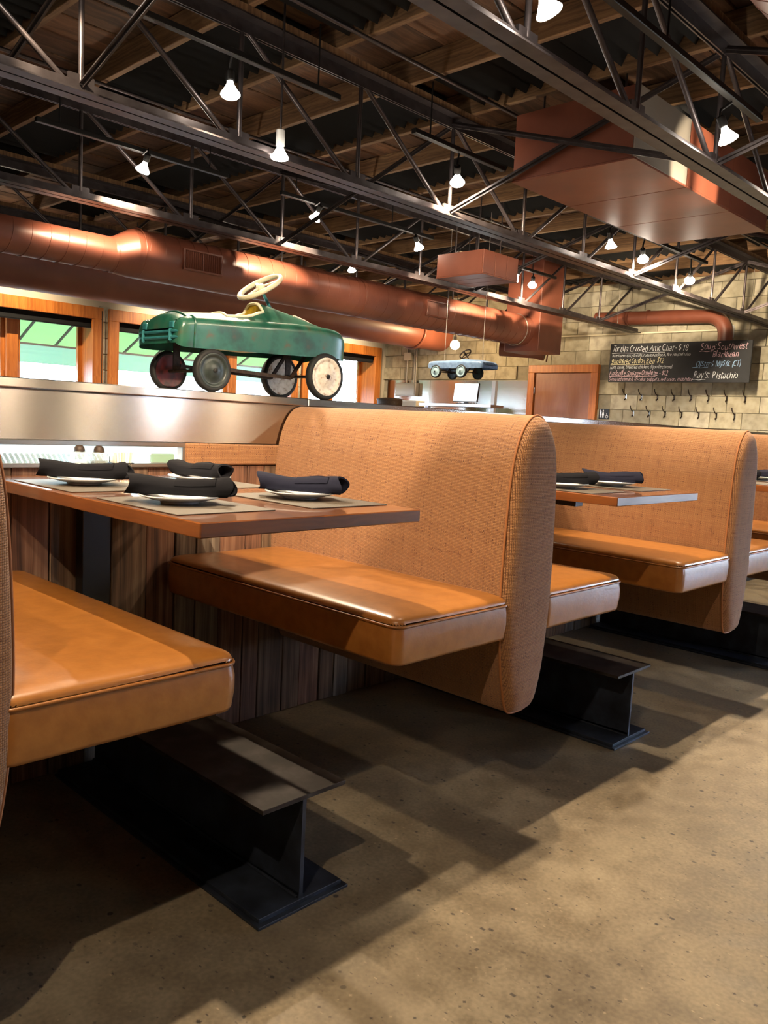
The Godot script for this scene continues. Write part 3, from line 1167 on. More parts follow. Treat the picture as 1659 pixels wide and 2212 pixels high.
func make_seat(o: Node3D, s: float) -> void:
	# leather seat: boxed band, piping and a softly crowned top
	var za := 0.10
	var zb := 0.628
	var yb := 0.600
	var yw := 0.712
	var ring := func(d: float, y: float, bulge: float) -> Array:
		var r := maxf(0.034 - d * 0.35, 0.012)
		var out := []
		for p in round_rect(0.024 + d, 1.205 - d + bulge, za + d * 0.4, zb - d + bulge, r, 6):
			out.append(Vector3(p.x, y, s * p.y))
		return out
	var rows := []
	for e in [[0.018, yb - 0.001, 0.0], [0.004, yb + 0.003, 0.0], [0.0, yb + 0.012, 0.0], [0.0, yb + 0.05, 0.004], [0.0, yw - 0.03, 0.004], [0.001, yw, 0.0]]:
		rows.append(ring.call(e[0], e[1], e[2]))
	var st := mb()
	var uvs := []
	for i in rows.size():
		var uv := []
		for j in rows[0].size() + 1:
			uv.append(Vector2(j * 0.05, i * 0.03))
		uvs.append(uv)
	grid(st, rows, true, null, uvs)
	var bottom: Array = rows[0].duplicate()
	poly(st, bottom, Vector3.DOWN)
	put("seat_band", st, M.leather, o)
	st = mb()
	rows = []
	for e in [[0.002, yw + 0.002], [0.001, yw + 0.010], [0.006, yw + 0.019], [0.016, yw + 0.025], [0.034, yw + 0.029], [0.07, yw + 0.032], [0.12, yw + 0.034], [0.20, yw + 0.035]]:
		rows.append(ring.call(e[0], e[1], 0.0))
	uvs = []
	for i in rows.size():
		var uv := []
		for j in rows[0].size() + 1:
			var p: Vector3 = rows[i][j % rows[0].size()]
			uv.append(Vector2(p.x, p.z))
		uvs.append(uv)
	grid(st, rows, true, Vector3.UP, uvs)
	poly(st, rows[rows.size() - 1], Vector3.UP)
	var seat := put("seat_cushion", st, M.leather, o)
	st = mb()
	tube(st, ring.call(-0.001, yw + 0.001, 0.0), 0.0042, 6, true)
	put("seat_piping", st, M.welt, seat)

func make_tables() -> void:
	var text := ["glossy cherry wood table set with the shaker set, below the steel band", "glossy cherry wood table seen past the end of the second bench, with dark napkin rolls", "glossy cherry wood table at the far end of the row"]
	for k in 3:
		var c := -1.31 - PITCH * k
		var o := thing("dining_table", text[k], "table", Vector3(0, 0, c), "cantilevered tables")
		uv_swap = true
		var st := mb()
		span(st, Vector3(0.022, 1.006, -0.348), Vector3(1.222, 1.040, 0.348), 0.0025)
		put("tabletop", st, M.table, o)
		uv_swap = false
		st = mb()
		span(st, Vector3(0.022, 0.955, -0.03), Vector3(0.86, 1.005, 0.03), 0.002)
		put("support_arm", st, M.black, o)
		st = mb()
		span(st, Vector3(0.022, 0.42, -0.05), Vector3(0.075, 0.955, 0.05), 0.002)
		put("support_post", st, M.black, o)

func make_footrests() -> void:
	var text := ["dark steel I-beam footrest on the floor under the nearer table", "dark steel I-beam footrest on the floor under the second table", "dark steel I-beam footrest on the floor under the third table"]
	for k in 3:
		var o := thing("footrest_beam", text[k], "footrest", Vector3(0, 0, -1.345 - PITCH * k), "I-beam footrests")
		var st := mb()
		span(st, Vector3(0.022, 0.292, -0.140), Vector3(1.16, 0.304, 0.140), 0.001)
		put("top_flange", st, M.beam_top, o)
		st = mb()
		span(st, Vector3(0.022, 0.020, -0.006), Vector3(1.155, 0.292, 0.006))
		put("web", st, M.beam, o)
		st = mb()
		span(st, Vector3(0.022, 0.008, -0.140), Vector3(1.16, 0.020, 0.140), 0.001)
		put("bottom_flange", st, M.beam, o)
		st = mb()
		span(st, Vector3(0.022, 0.0, -0.152), Vector3(1.175, 0.008, 0.152), 0.001)
		put("floor_plate", st, M.beam, o)
		for s in [-1.0, 1.0]:
			st = mb()
			face(st, [Vector3(0.01, 0.020, s * 0.006), Vector3(1.15, 0.020, s * 0.006), Vector3(1.15, 0.034, s * 0.006)], Vector3.ZERO)
			tube(st, [Vector3(0.02, 0.022, s * 0.008), Vector3(1.15, 0.022, s * 0.008)], 0.005, 6)
			put("weld_bead", st, M.beam, o)

# ---------------------------------------------------------------- place settings
func make_place_settings() -> void:
	var mat_m := mb()
	box(mat_m, Vector3(0, 0.0012, 0), Vector3(0.38, 0.0022, 0.275), 0.0006)
	var mat_mesh := mat_m.commit()
	var pl := mb()
	lathe(pl, [Vector2(0.0, 0.003), Vector2(0.042, 0.003)], 32)
	lathe(pl, [Vector2(0.042, 0.003), Vector2(0.044, 0.0), Vector2(0.048, 0.0), Vector2(0.050, 0.005), Vector2(0.072, 0.009), Vector2(0.100, 0.0170), Vector2(0.1035, 0.0190), Vector2(0.102, 0.0210)], 40)
	lathe(pl, [Vector2(0.102, 0.0210), Vector2(0.096, 0.0190), Vector2(0.070, 0.0125), Vector2(0.052, 0.008), Vector2(0.0, 0.0078)], 40)
	var plate_mesh := pl.commit()
	var rolls := [napkin_mesh(1, 0.255), napkin_mesh(2, 0.245), napkin_mesh(3, 0.235)]
	# [x, z from table centre, roll turn, roll, cloth]
	var places := [[0.91, 0.19, 0.80, 0, 0], [0.915, -0.20, 0.52, 1, 1], [0.385, -0.21, 0.16, 2, 0], [0.38, 0.185, 0.80, 0, 0]]
	var spot := ["aisle side, nearer bench", "aisle side, farther bench", "wall side, farther bench", "wall side, nearer bench"]
	var whose := ["table with shakers", "second table of row", "third table of row"]
	for t in 3:
		var c := -1.31 - PITCH * t
		for k in 4:
			var p: Array = places[k]
			var at := Vector3(p[0], 1.0405, c + p[1])
			var m := put_mesh("placemat", mat_mesh, M.placemat, self, Transform3D(Basis.IDENTITY, at))
			tag(m, "grey woven placemat, " + whose[t] + ", " + spot[k], "placemat", "woven placemats")
			var d := put_mesh("plate", plate_mesh, M.china, self, Transform3D(Basis.IDENTITY, at + Vector3(-0.02, 0.0025, 0.0)))
			tag(d, "white plate under napkin roll, " + whose[t] + ", " + spot[k], "plate", "white side plates")
			var o := thing("napkin_roll", "dark rolled napkin on plate, " + whose[t] + ", " + spot[k], "napkin", at + Vector3(-0.02, 0.022, 0.0), "rolled napkins")
			o.rotation.y = p[2]
			put_mesh("rolled_cloth", rolls[p[3]][0], M.napkin[p[4]], o)
			put_mesh("wrap_fold", rolls[p[3]][1], M.napkin[p[4]], o)
	# salt and pepper and a wire caddy by the wall
	for s in [["salt_shaker", Vector3(0.075, 1.0405, -1.245), "square glass salt shaker beside the napkin by the lit case", 0], ["pepper_shaker", Vector3(0.105, 1.0405, -1.298), "square glass pepper shaker next to the black wire caddy", 1]]:
		var o := thing(s[0], s[2], "shaker", s[1])
		o.scale = Vector3.ONE * 1.18
		var st := mb()
		var rows := []
		for e in [[0.020, 0.0], [0.021, 0.004], [0.021, 0.052], [0.017, 0.066], [0.014, 0.070]]:
			var row := []
			for q in round_rect(-e[0], e[0], -e[0], e[0], 0.007, 3):
				row.append(Vector3(q.x, e[1], q.y))
			rows.append(row)
		grid(st, rows, true)
		poly(st, rows[0], Vector3.DOWN)
		put("glass_body", st, M.bottle, o)
		st = mb()
		span(st, Vector3(-0.017, 0.004, -0.017), Vector3(0.017, 0.046, 0.017), 0.005)
		put("contents", st, M.white if s[3] == 0 else M.rust, o)
		st = mb()
		lathe(st, [Vector2(0.0, 0.088), Vector2(0.008, 0.087), Vector2(0.013, 0.082), Vector2(0.015, 0.074), Vector2(0.015, 0.068)], 20)
		put("cap", st, M.rust, o)
	var cd := thing("sugar_caddy", "black wire caddy holding white sugar packets beside the shakers", "caddy", Vector3(0.11, 1.0405, -1.372))
	cd.scale = Vector3(1.0, 1.55, 1.0)
	for y in [0.004, 0.03]:
		var st := mb()
		var loop := []
		for q in round_rect(-0.03, 0.03, -0.038, 0.038, 0.01, 4):
			loop.append(Vector3(q.x, y, q.y))
		tube(st, loop, 0.0018, 6, true)
		put("wire_hoop", st, M.black, cd)
	for q in [[-0.03, -0.02], [-0.03, 0.02], [0.03, -0.02], [0.03, 0.02], [0.0, 0.038], [0.0, -0.038]]:
		var st := mb()
		tube(st, [Vector3(q[0], 0.002, q[1]), Vector3(q[0], 0.044 if q[0] == 0.0 else 0.03, q[1])], 0.0018, 6)
		put("wire_upright", st, M.black, cd)
	for k in 7:
		var st := mb()
		box(st, Vector3(0.0, 0.03, -0.028 + k * 0.0092), Vector3(0.042, 0.050, 0.006), 0.0015, Basis(Vector3.RIGHT, 0.06 * (k - 3)))
		put("sugar_packet", st, M.white if k % 3 else M.cream, cd)

func napkin_mesh(seed_: int, length: float) -> Array:
	# a cloth rolled round its cutlery: flattened tube, pinched towards the middle, with open ends
	var f := noise(200 + seed_, 1.0, 3)
	var rows := []
	var uvs := []
	var nl := 28
	var na := 30
	for i in nl + 1:
		var u := float(i) / nl
		var x := (u - 0.5) * length
		var e := absf(u - 0.5) * 2.0
		var ry := 0.0235 + 0.004 * e * e + 0.0018 * sin(u * 7.0 + seed_)
		var rz := 0.0300 + 0.006 * e * e + 0.002 * sin(u * 5.0 + seed_ * 2.0)
		var row := []
		var uv := []
		for k in na:
			var a := TAU * k / na
			var w := 1.0 + 0.07 * f.get_noise_3d(cos(a) * 1.5, sin(a) * 1.5, u * 3.0) + 0.03 * sin(a * 3.0 + u * 4.0)
			var y := sin(a) * ry * w
			if y < -ry * 0.75:
				y = -ry * 0.75
			row.append(Vector3(x + (0.010 * sin(a * 2.0 + seed_) * e if e > 0.8 else 0.0), y + ry * 0.75, cos(a) * rz * w))
		for k in na + 1:
			uv.append(Vector2(u, float(k) / na))
		rows.append(row)
		uvs.append(uv)
	var st := mb()
	grid(st, rows, true, null, uvs)
	# rolled layers seen in the open ends
	for side in [0, nl]:
		var inner := []
		var deep := []
		var mid := Vector3.ZERO
		for p in rows[side]:
			mid += p
		mid /= na
		var dx := 0.035 if side == 0 else -0.035
		for p in rows[side]:
			inner.append(mid + (p - mid) * 0.82)
			deep.append(mid + (p - mid) * 0.70 + Vector3(dx, 0, 0))
		grid(st, [rows[side], inner], true, Vector3(-dx, 0, 0))
		grid(st, [inner, deep], true)
		poly(st, deep, Vector3(-dx, 0, 0).normalized())
	var body := st.commit()
	# the loose diagonal flap of the outer layer
	st = mb()
	var flap := []
	for i in 15:
		var u := 0.46 + 0.40 * i / 14.0
		var row := []
		for k in 9:
			var t := k / 8.0
			var a := lerpf(0.35, 2.05 - 1.0 * i / 14.0, t)
			var c: int = clampi(int(u * nl), 0, nl - 1)
			var fr := u * nl - c
			var j := a / TAU * na
			var j0 := int(j)
			var p: Vector3 = rows[c][j0 % na].lerp(rows[c][(j0 + 1) % na], j - j0).lerp(rows[c + 1][j0 % na].lerp(rows[c + 1][(j0 + 1) % na], j - j0), fr)
			var o := Vector3(0, sin(a), cos(a)) * (0.0022 + 0.0012 * sin(t * PI))
			row.append(p + o)
		flap.append(row)
	grid(st, flap, false, Vector3(0, 1, 0.6))
	var edge := []
	for r in flap:
		edge.append(r[8])
	tube(st, edge, 0.0016, 6)
	return [body, st.commit()]

# ---------------------------------------------------------------- kitchen and back wall
func make_kitchen() -> void:
	var o := thing("steel_backsplash", "wide stainless backsplash sheets on the block wall behind the kitchen", "backsplash", Vector3(0, 0, -10.39))
	for k in 3:
		var st := mb()
		span(st, Vector3(-7.38 + k * 0.985, 0.9, 0.0), Vector3(-6.40 + k * 0.985, 2.0, 0.008), 0.001)
		put("steel_sheet", st, M.steel, o)
	var b := thing("electrical_box", "pale grey electrical cabinet below two conduits on the kitchen wall", "electrical box", Vector3(-6.87, 1.73, -10.38))
	var st := mb()
	span(st, Vector3(-0.23, 0, 0), Vector3(0.23, 0.22, 0.09), 0.006)
	put("cabinet", st, M.galv, b)
	st = mb()
	span(st, Vector3(-0.21, 0.02, 0.09), Vector3(0.21, 0.20, 0.10), 0.003)
	put("cover", st, M.galv, b)
	for x in [-6.91, -6.74, -6.70]:
		st = mb()
		tube(st, [Vector3(x, 1.95, -10.35), Vector3(x, 3.3, -10.35)], 0.014, 8)
		tag(put("wall_conduit", st, M.galv, self), "grey conduit rising from the electrical cabinet up the block wall", "conduit", "conduits above the cabinet")
	st = mb()
	span(st, Vector3(-6.98, 2.33, -10.38), Vector3(-6.82, 2.46, -10.33), 0.004)
	tag(put("junction_box", st, M.plaster, self), "small pale junction box on the conduit above the cabinet", "junction box")
	# range counter with a heat lamp shelf on a post
	var c := thing("kitchen_counter", "long stainless kitchen counter behind the low wall", "counter", Vector3(0, 0, -9.3))
	st = mb()
	span(st, Vector3(-7.2, 0.0, -0.35), Vector3(-4.22, 1.10, 0.28), 0.004)
	put("cabinet", st, M.steel_plain, c)
	c = thing("pass_shelf", "stainless pass shelf on white posts above the kitchen counter", "shelf", Vector3(0, 0, -9.3))
	st = mb()
	span(st, Vector3(-5.55, 1.545, -0.18), Vector3(-4.22, 1.585, 0.12), 0.003)
	put("upper_shelf", st, M.steel_plain, c)
	for x in [-4.29, -5.50]:
		st = mb()
		span(st, Vector3(x, 1.101, -0.03), Vector3(x + 0.06, 1.92 if x > -5.0 else 1.545, 0.03), 0.002)
		put("shelf_post", st, M.white, c)
	var s := thing("reflection_panel", "white glowing panel added for a bright reflection, on a black stand on the kitchen shelf", "glow_panel", Vector3(-4.78, 1.587, -9.33))  # glowing panel and its light added in place of a window reflection
	st = mb()
	box(st, Vector3(0, 0.165, 0), Vector3(0.44, 0.27, 0.03), 0.004, Basis(Vector3.RIGHT, -0.12))
	put("panel_housing", st, M.black, s)
	st = mb()
	box(st, Vector3(0, 0.167, 0.017), Vector3(0.42, 0.25, 0.004), 0.0, Basis(Vector3.RIGHT, -0.12))
	put("glowing_face", st, M.glow_panel, s)
	st = mb()
	span(st, Vector3(-0.12, 0.0, -0.08), Vector3(0.12, 0.012, 0.08), 0.002)
	span(st, Vector3(-0.03, 0.012, -0.02), Vector3(0.03, 0.06, 0.0))
	put("stand", st, M.black, s)
	var l := AreaLight3D.new()
	l.name = "added_panel_glow"
	l.area_size = Vector2(0.42, 0.25)
	l.light_energy = 0.15
	l.light_color = Color(0.93, 0.97, 1.0)
	l.shadow_enabled = true
	l.position = Vector3(0, 0.167, 0.03)
	l.rotation = Vector3(0, PI, 0)
	s.add_child(l)
	var pn := thing("stock_pot", "dark stock pot with side handles on the kitchen counter", "pot", Vector3(-6.25, 1.10, -9.3))
	st = mb()
	lathe(st, [Vector2(0.0, 0.0), Vector2(0.20, 0.0), Vector2(0.21, 0.01), Vector2(0.21, 0.50), Vector2(0.22, 0.51), Vector2(0.22, 0.53), Vector2(0.12, 0.55), Vector2(0.0, 0.555)], 28)
	put("pot_body", st, M.rust, pn)
	for sg in [-1.0, 1.0]:
		st = mb()
		tube(st, [Vector3(sg * 0.21, 0.42, -0.06), Vector3(sg * 0.26, 0.42, -0.04), Vector3(sg * 0.26, 0.42, 0.04), Vector3(sg * 0.21, 0.42, 0.06)], 0.008, 6)
		put("handle", st, M.rust, pn)
	var tp := thing("ticket_box", "pale carton standing on the kitchen counter by the shelf", "carton", Vector3(-5.72, 1.10, -9.25))
	st = mb()
	span(st, Vector3(-0.14, 0, -0.1), Vector3(0.14, 0.50, 0.1), 0.004)
	put("carton_body", st, M.plaster, tp)
	st = mb()
	span(st, Vector3(-0.142, 0.50, -0.102), Vector3(0.142, 0.515, 0.102), 0.003)
	put("carton_lid", st, M.cream, tp)

func make_back_wall_things() -> void:
	# door with its frame
	var d := setting("door_1", "plain wooden restroom door in a fir frame")
	var st := mb()
	span(st, Vector3(-4.43, 0, -10.40), Vector3(-4.32, 2.11, -10.33), 0.004)
	span(st, Vector3(-3.38, 0, -10.40), Vector3(-3.27, 2.11, -10.33), 0.004)
	span(st, Vector3(-4.43, 2.11, -10.40), Vector3(-3.27, 2.22, -10.33), 0.004)
	put("door_frame", st, M.fir, d)
	st = mb()
	span(st, Vector3(-4.315, 0.01, -10.40), Vector3(-3.385, 2.105, -10.36), 0.003)
	put("door_leaf", st, M.door, d)
	for y in [0.3, 1.1, 1.85]:
		st = mb()
		tube(st, [Vector3(-4.318, y - 0.05, -10.352), Vector3(-4.318, y + 0.05, -10.352)], 0.012, 8)
		put("hinge", st, M.chrome, d)
	st = mb()
	tube(st, [Vector3(-3.45, 1.02, -10.36), Vector3(-3.45, 1.02, -10.30), Vector3(-3.56, 1.02, -10.30)], 0.011, 8)
	put("door_handle", st, M.chrome, d)
	# restroom sign
	var s := thing("restroom_sign", "small black restroom sign with white figures beside the door", "sign", Vector3(-3.155, 1.47, -10.385))
	st = mb()
	span(st, Vector3(-0.08, 0, 0), Vector3(0.08, 0.14, 0.006), 0.001)
	put("sign_plate", st, M.black, s)
	for f in [[-0.052, false], [-0.012, true]]:
		st = mb()
		lathe(st, [Vector2(0.0, 0.001), Vector2(0.009, 0.001), Vector2(0.009, 0.0)], 14, Transform3D(Basis(Vector3.RIGHT, PI / 2), Vector3(f[0], 0.118, 0.0075)))
		if f[1]:
			face(st, [Vector3(f[0] - 0.006, 0.104, 0.0075), Vector3(f[0] + 0.006, 0.104, 0.0075), Vector3(f[0] + 0.018, 0.050, 0.0075), Vector3(f[0] - 0.018, 0.050, 0.0075)], Vector3(f[0], 0.08, -1))
		else:
			span(st, Vector3(f[0] - 0.012, 0.058, 0.006), Vector3(f[0] + 0.012, 0.104, 0.008))
		span(st, Vector3(f[0] - 0.009, 0.018, 0.006), Vector3(f[0] - 0.002, 0.060, 0.008))
		span(st, Vector3(f[0] + 0.002, 0.018, 0.006), Vector3(f[0] + 0.009, 0.060, 0.008))
		put("pictogram", st, M.white, s)
	st = mb()
	var wheel := []
	for k in 18:
		wheel.append(Vector3(0.046 + 0.018 * cos(TAU * k / 18), 0.034 + 0.018 * sin(TAU * k / 18), 0.0075))
	tube(st, wheel, 0.003, 6, true)
	bar(st, Vector3(0.040, 0.080, 0.0075), Vector3(0.042, 0.046, 0.0075), 0.006, 0.003)
	bar(st, Vector3(0.042, 0.047, 0.0075), Vector3(0.062, 0.047, 0.0075), 0.003, 0.006)
	put("pictogram", st, M.white, s)
	# coat hooks, two rows
	var proto := thing("coat_hook", "x", "coat hook", Vector3.ZERO, "wall coat hooks")
	st = mb()
	box(st, Vector3(0, 0, 0.005), Vector3(0.022, 0.07, 0.008), 0.002)
	put("mount_plate", st, M.chrome, proto)
	st = mb()
	tube(st, [Vector3(0, 0.02, 0.008), Vector3(-0.005, 0.035, 0.05), Vector3(-0.012, 0.07, 0.075), Vector3(-0.018, 0.10, 0.072)], 0.0065, 8)
	put("upper_prong", st, M.rust, proto)
	st = mb()
	tube(st, [Vector3(0, -0.02, 0.008), Vector3(0.004, -0.045, 0.035), Vector3(0.008, -0.050, 0.055), Vector3(0.010, -0.030, 0.062)], 0.0065, 8)
	put("lower_prong", st, M.rust, proto)
	var lower := "small metal coat hook in the lower row, in the light below the menu board"
	var upper := "small metal coat hook in the upper row, close under the menu board"
	for k in 7:
		var at := Vector3(-2.718 + k * 0.227, 1.565, -10.39)
		if k == 0:
			proto.position = at
			proto.set_meta("label", lower)
		else:
			copy_of(proto, "coat_hook", lower, at)
	for k in 8:
		copy_of(proto, "coat_hook", upper, Vector3(-2.848 + k * 0.229, 1.785, -10.39))
	# conduit and box above the board
	st = mb()
	tube(st, [Vector3(-4.6, 2.63, -10.37), Vector3(-1.62, 2.63, -10.37)], 0.013, 8)
	tag(put("back_wall_conduit", st, M.cream, self), "thin cream conduit running level along the block wall above the menu board", "conduit")
	st = mb()
	span(st, Vector3(-1.64, 2.53, -10.39), Vector3(-1.46, 2.68, -10.33), 0.006)
	tag(put("wall_junction_box", st, M.white, self), "white junction box beside the bend of the wall pipe", "junction box")
	# menu chalkboard on wires
	var c := thing("menu_chalkboard", "long black hanging chalkboard with the handwritten daily menu", "chalkboard", Vector3(-2.0, 1.953, -10.0))
	st = mb()
	span(st, Vector3(-0.915, 0, -0.012), Vector3(0.925, 0.50, 0.012), 0.002)
	put("slate", st, M.board, c)
	for x in [-0.85, 0.86]:
		st = mb()
		tube(st, [Vector3(x, 0.49, 0), Vector3(x, 1.30, 0)], 0.003, 5)
		put("hanging_wire", st, M.galv, c)
	# [text, x, baseline y, height, colour, width]
	var lines := [
		["Tortilla Crusted Artic Char - $18", -0.893, 0.392, 0.098, "white", 1.04],
		["blue sweet spicy onions, roasted peppers, fire roasted salsa", -0.885, 0.328, 0.046, "white", 1.07],
		["Smothered Cordon Bleu  $12", -0.900, 0.240, 0.084, "cream", 0.74],
		["ham, swiss, breaded chicken, dijon bechamel", -0.905, 0.172, 0.054, "white", 0.865],
		["Andouille Sausage Omelette - $12", -0.905, 0.088, 0.080, "pink", 0.82],
		["Sundried tomato, tri-color peppers, red onion, muenster", -0.905, 0.020, 0.054, "pink", 1.14],
		["Soup: Southwest", 0.304, 0.392, 0.100, "pink", 0.555],
		["Blackbean", 0.456, 0.305, 0.088, "pink", 0.317],
		["Oysters: Mystic (CT)", 0.254, 0.195, 0.092, "blue", 0.555],
		["Ray's:  Pistachio", 0.240, 0.048, 0.100, "white", 0.548]]
	for l in lines:
		c.add_child(chalk_line(l))
	for u in [[-0.885, -0.15, 0.376, "white"], [-0.895, -0.35, 0.226, "cream"], [-0.90, -0.25, 0.074, "pink"], [0.30, 0.47, 0.376, "pink"], [0.225, 0.42, 0.180, "blue"], [0.235, 0.40, 0.034, "white"]]:
		st = mb()
		var pts := []
		for k in 12:
			var t := k / 11.0
			pts.append(Vector3(lerpf(u[0], u[1], t), u[2] + 0.004 * sin(t * 9.0), 0.0125))
		tube(st, pts, 0.0028, 5)
		put("chalk_underline", st, M.chalk[u[3]], c)

func chalk_line(l: Array) -> MeshInstance3D:
	var face_ := SystemFont.new()
	face_.font_names = PackedStringArray(["Droid Sans"])
	var font := FontVariation.new()
	font.base_font = face_
	font.variation_embolden = -0.22
	var g := RandomNumberGenerator.new()
	g.seed = hash(l[0])
	var st := mb()
	var px := 32
	var text: String = l[0]
	var adv := []
	var total := 0.0
	for ch in text:
		var w := font.get_string_size(ch, HORIZONTAL_ALIGNMENT_LEFT, -1, px).x
		adv.append(w)
		total += w
	var sy: float = l[3] / (px * 0.95)
	var sx: float = l[5] / total
	var run := 0.0
	for i in text.length():
		if text[i] != " ":
			var tm := TextMesh.new()
			tm.font = font
			tm.font_size = px
			tm.pixel_size = 1.0
			tm.depth = 0.0
			tm.curve_step = 6.0
			tm.text = text[i]
			tm.horizontal_alignment = HORIZONTAL_ALIGNMENT_LEFT
			tm.vertical_alignment = VERTICAL_ALIGNMENT_BOTTOM
			var k := g.randf_range(0.88, 1.10)
			var lean := g.randf_range(0.05, 0.28)
			var q := Basis(Vector3(sx, sx * g.randf_range(-0.05, 0.05), 0), Vector3(sy * lean, sy * k, 0), Vector3(0, 0, 1))
			st.append_from(tm, 0, Transform3D(q, Vector3(l[1] + run * sx, l[2] - px * 0.22 * sy + g.randf_range(-0.06, 0.06) * l[3], 0.0126)))
		run += adv[i]
	var o := MeshInstance3D.new()
	o.name = numbered("chalk_writing", "board")
	o.mesh = st.commit()
	o.material_override = M.chalk[l[4]]
	return o

# ---------------------------------------------------------------- lamps
func lamp_spot(o: Node3D, at: Vector3, dir: Vector3, energy: float, angle: float, soft: float = 0.6) -> void:
	var l := SpotLight3D.new()
	l.name = "lamp_light"
	l.light_energy = energy
	l.light_color = Color(1.0, 0.90, 0.76)
	l.spot_range = 25.0
	l.spot_attenuation = 2.0
	l.spot_angle = angle
	l.spot_angle_attenuation = soft
	l.light_size = 0.02
	l.shadow_enabled = true
	o.add_child(l)
	l.position = at
	var up := Vector3(0, 0, 1) if absf(dir.normalized().y) > 0.95 else Vector3.UP
	l.basis = Basis.looking_at(dir.normalized(), up)

func bulb_part(o: Node3D, at: Vector3, dir: Vector3) -> void:
	# reflector bulb: neck, cone and a glowing face, pointing along dir
	var y := -dir.normalized()
	var x := y.cross(Vector3(0, 0, 1)).normalized()
	var xf := Transform3D(Basis(x, y, x.cross(y)), at)
	var st := mb()
	lathe(st, [Vector2(0.013, 0.070), Vector2(0.016, 0.055), Vector2(0.020, 0.045), Vector2(0.036, 0.018), Vector2(0.046, 0.004), Vector2(0.0475, 0.0)], 24, xf)
	put("bulb_reflector", st, M.bulb_glass, o)
	st = mb()
	lathe(st, [Vector2(0.0475, 0.0), Vector2(0.044, -0.006), Vector2(0.028, -0.011), Vector2(0.0, -0.013)], 24, xf)
	put("bulb_face", st, M.bulb, o)
	st = mb()
	lathe(st, [Vector2(0.0, 0.118), Vector2(0.019, 0.118), Vector2(0.021, 0.112), Vector2(0.021, 0.070), Vector2(0.014, 0.064)], 18, xf)
	put("socket", st, M.black, o)

func track_lamp(at: Vector3, dir: Vector3, energy: float, label: String, track_y: float = 3.12, angle: float = 58.0) -> void:
	var o := thing("track_lamp", label, "lamp", at, "reflector lamps under the roof trusses")
	var d := dir.normalized()
	bulb_part(o, Vector3.ZERO, d)
	var top := -d * 0.118
	var st := mb()
	tube(st, [top, top + Vector3(0, 0.03, 0), Vector3(0, track_y - at.y - 0.026, 0)], 0.007, 6)
	put("lamp_stem", st, M.black, o)
	lamp_spot(o, d * 0.02, d, energy, angle, 0.25 if angle < 40.0 else 0.6)

func rail(x: float, y: float, z0: float, z1: float, label: String) -> void:
	var o := thing("light_track", label, "light track", Vector3(x, y, 0))
	var st := mb()
	span(st, Vector3(-0.018, -0.018, z0), Vector3(0.018, 0.012, z1), 0.003)
	put("track_rail", st, M.black, o)
	var z := z0 - 0.15
	while z > z1:
		st = mb()
		tube(st, [Vector3(0, 0.012, z), Vector3(0, 3.32 - y, z)], 0.005, 6)
		put("drop_rod", st, M.black, o)
		z -= 1.1

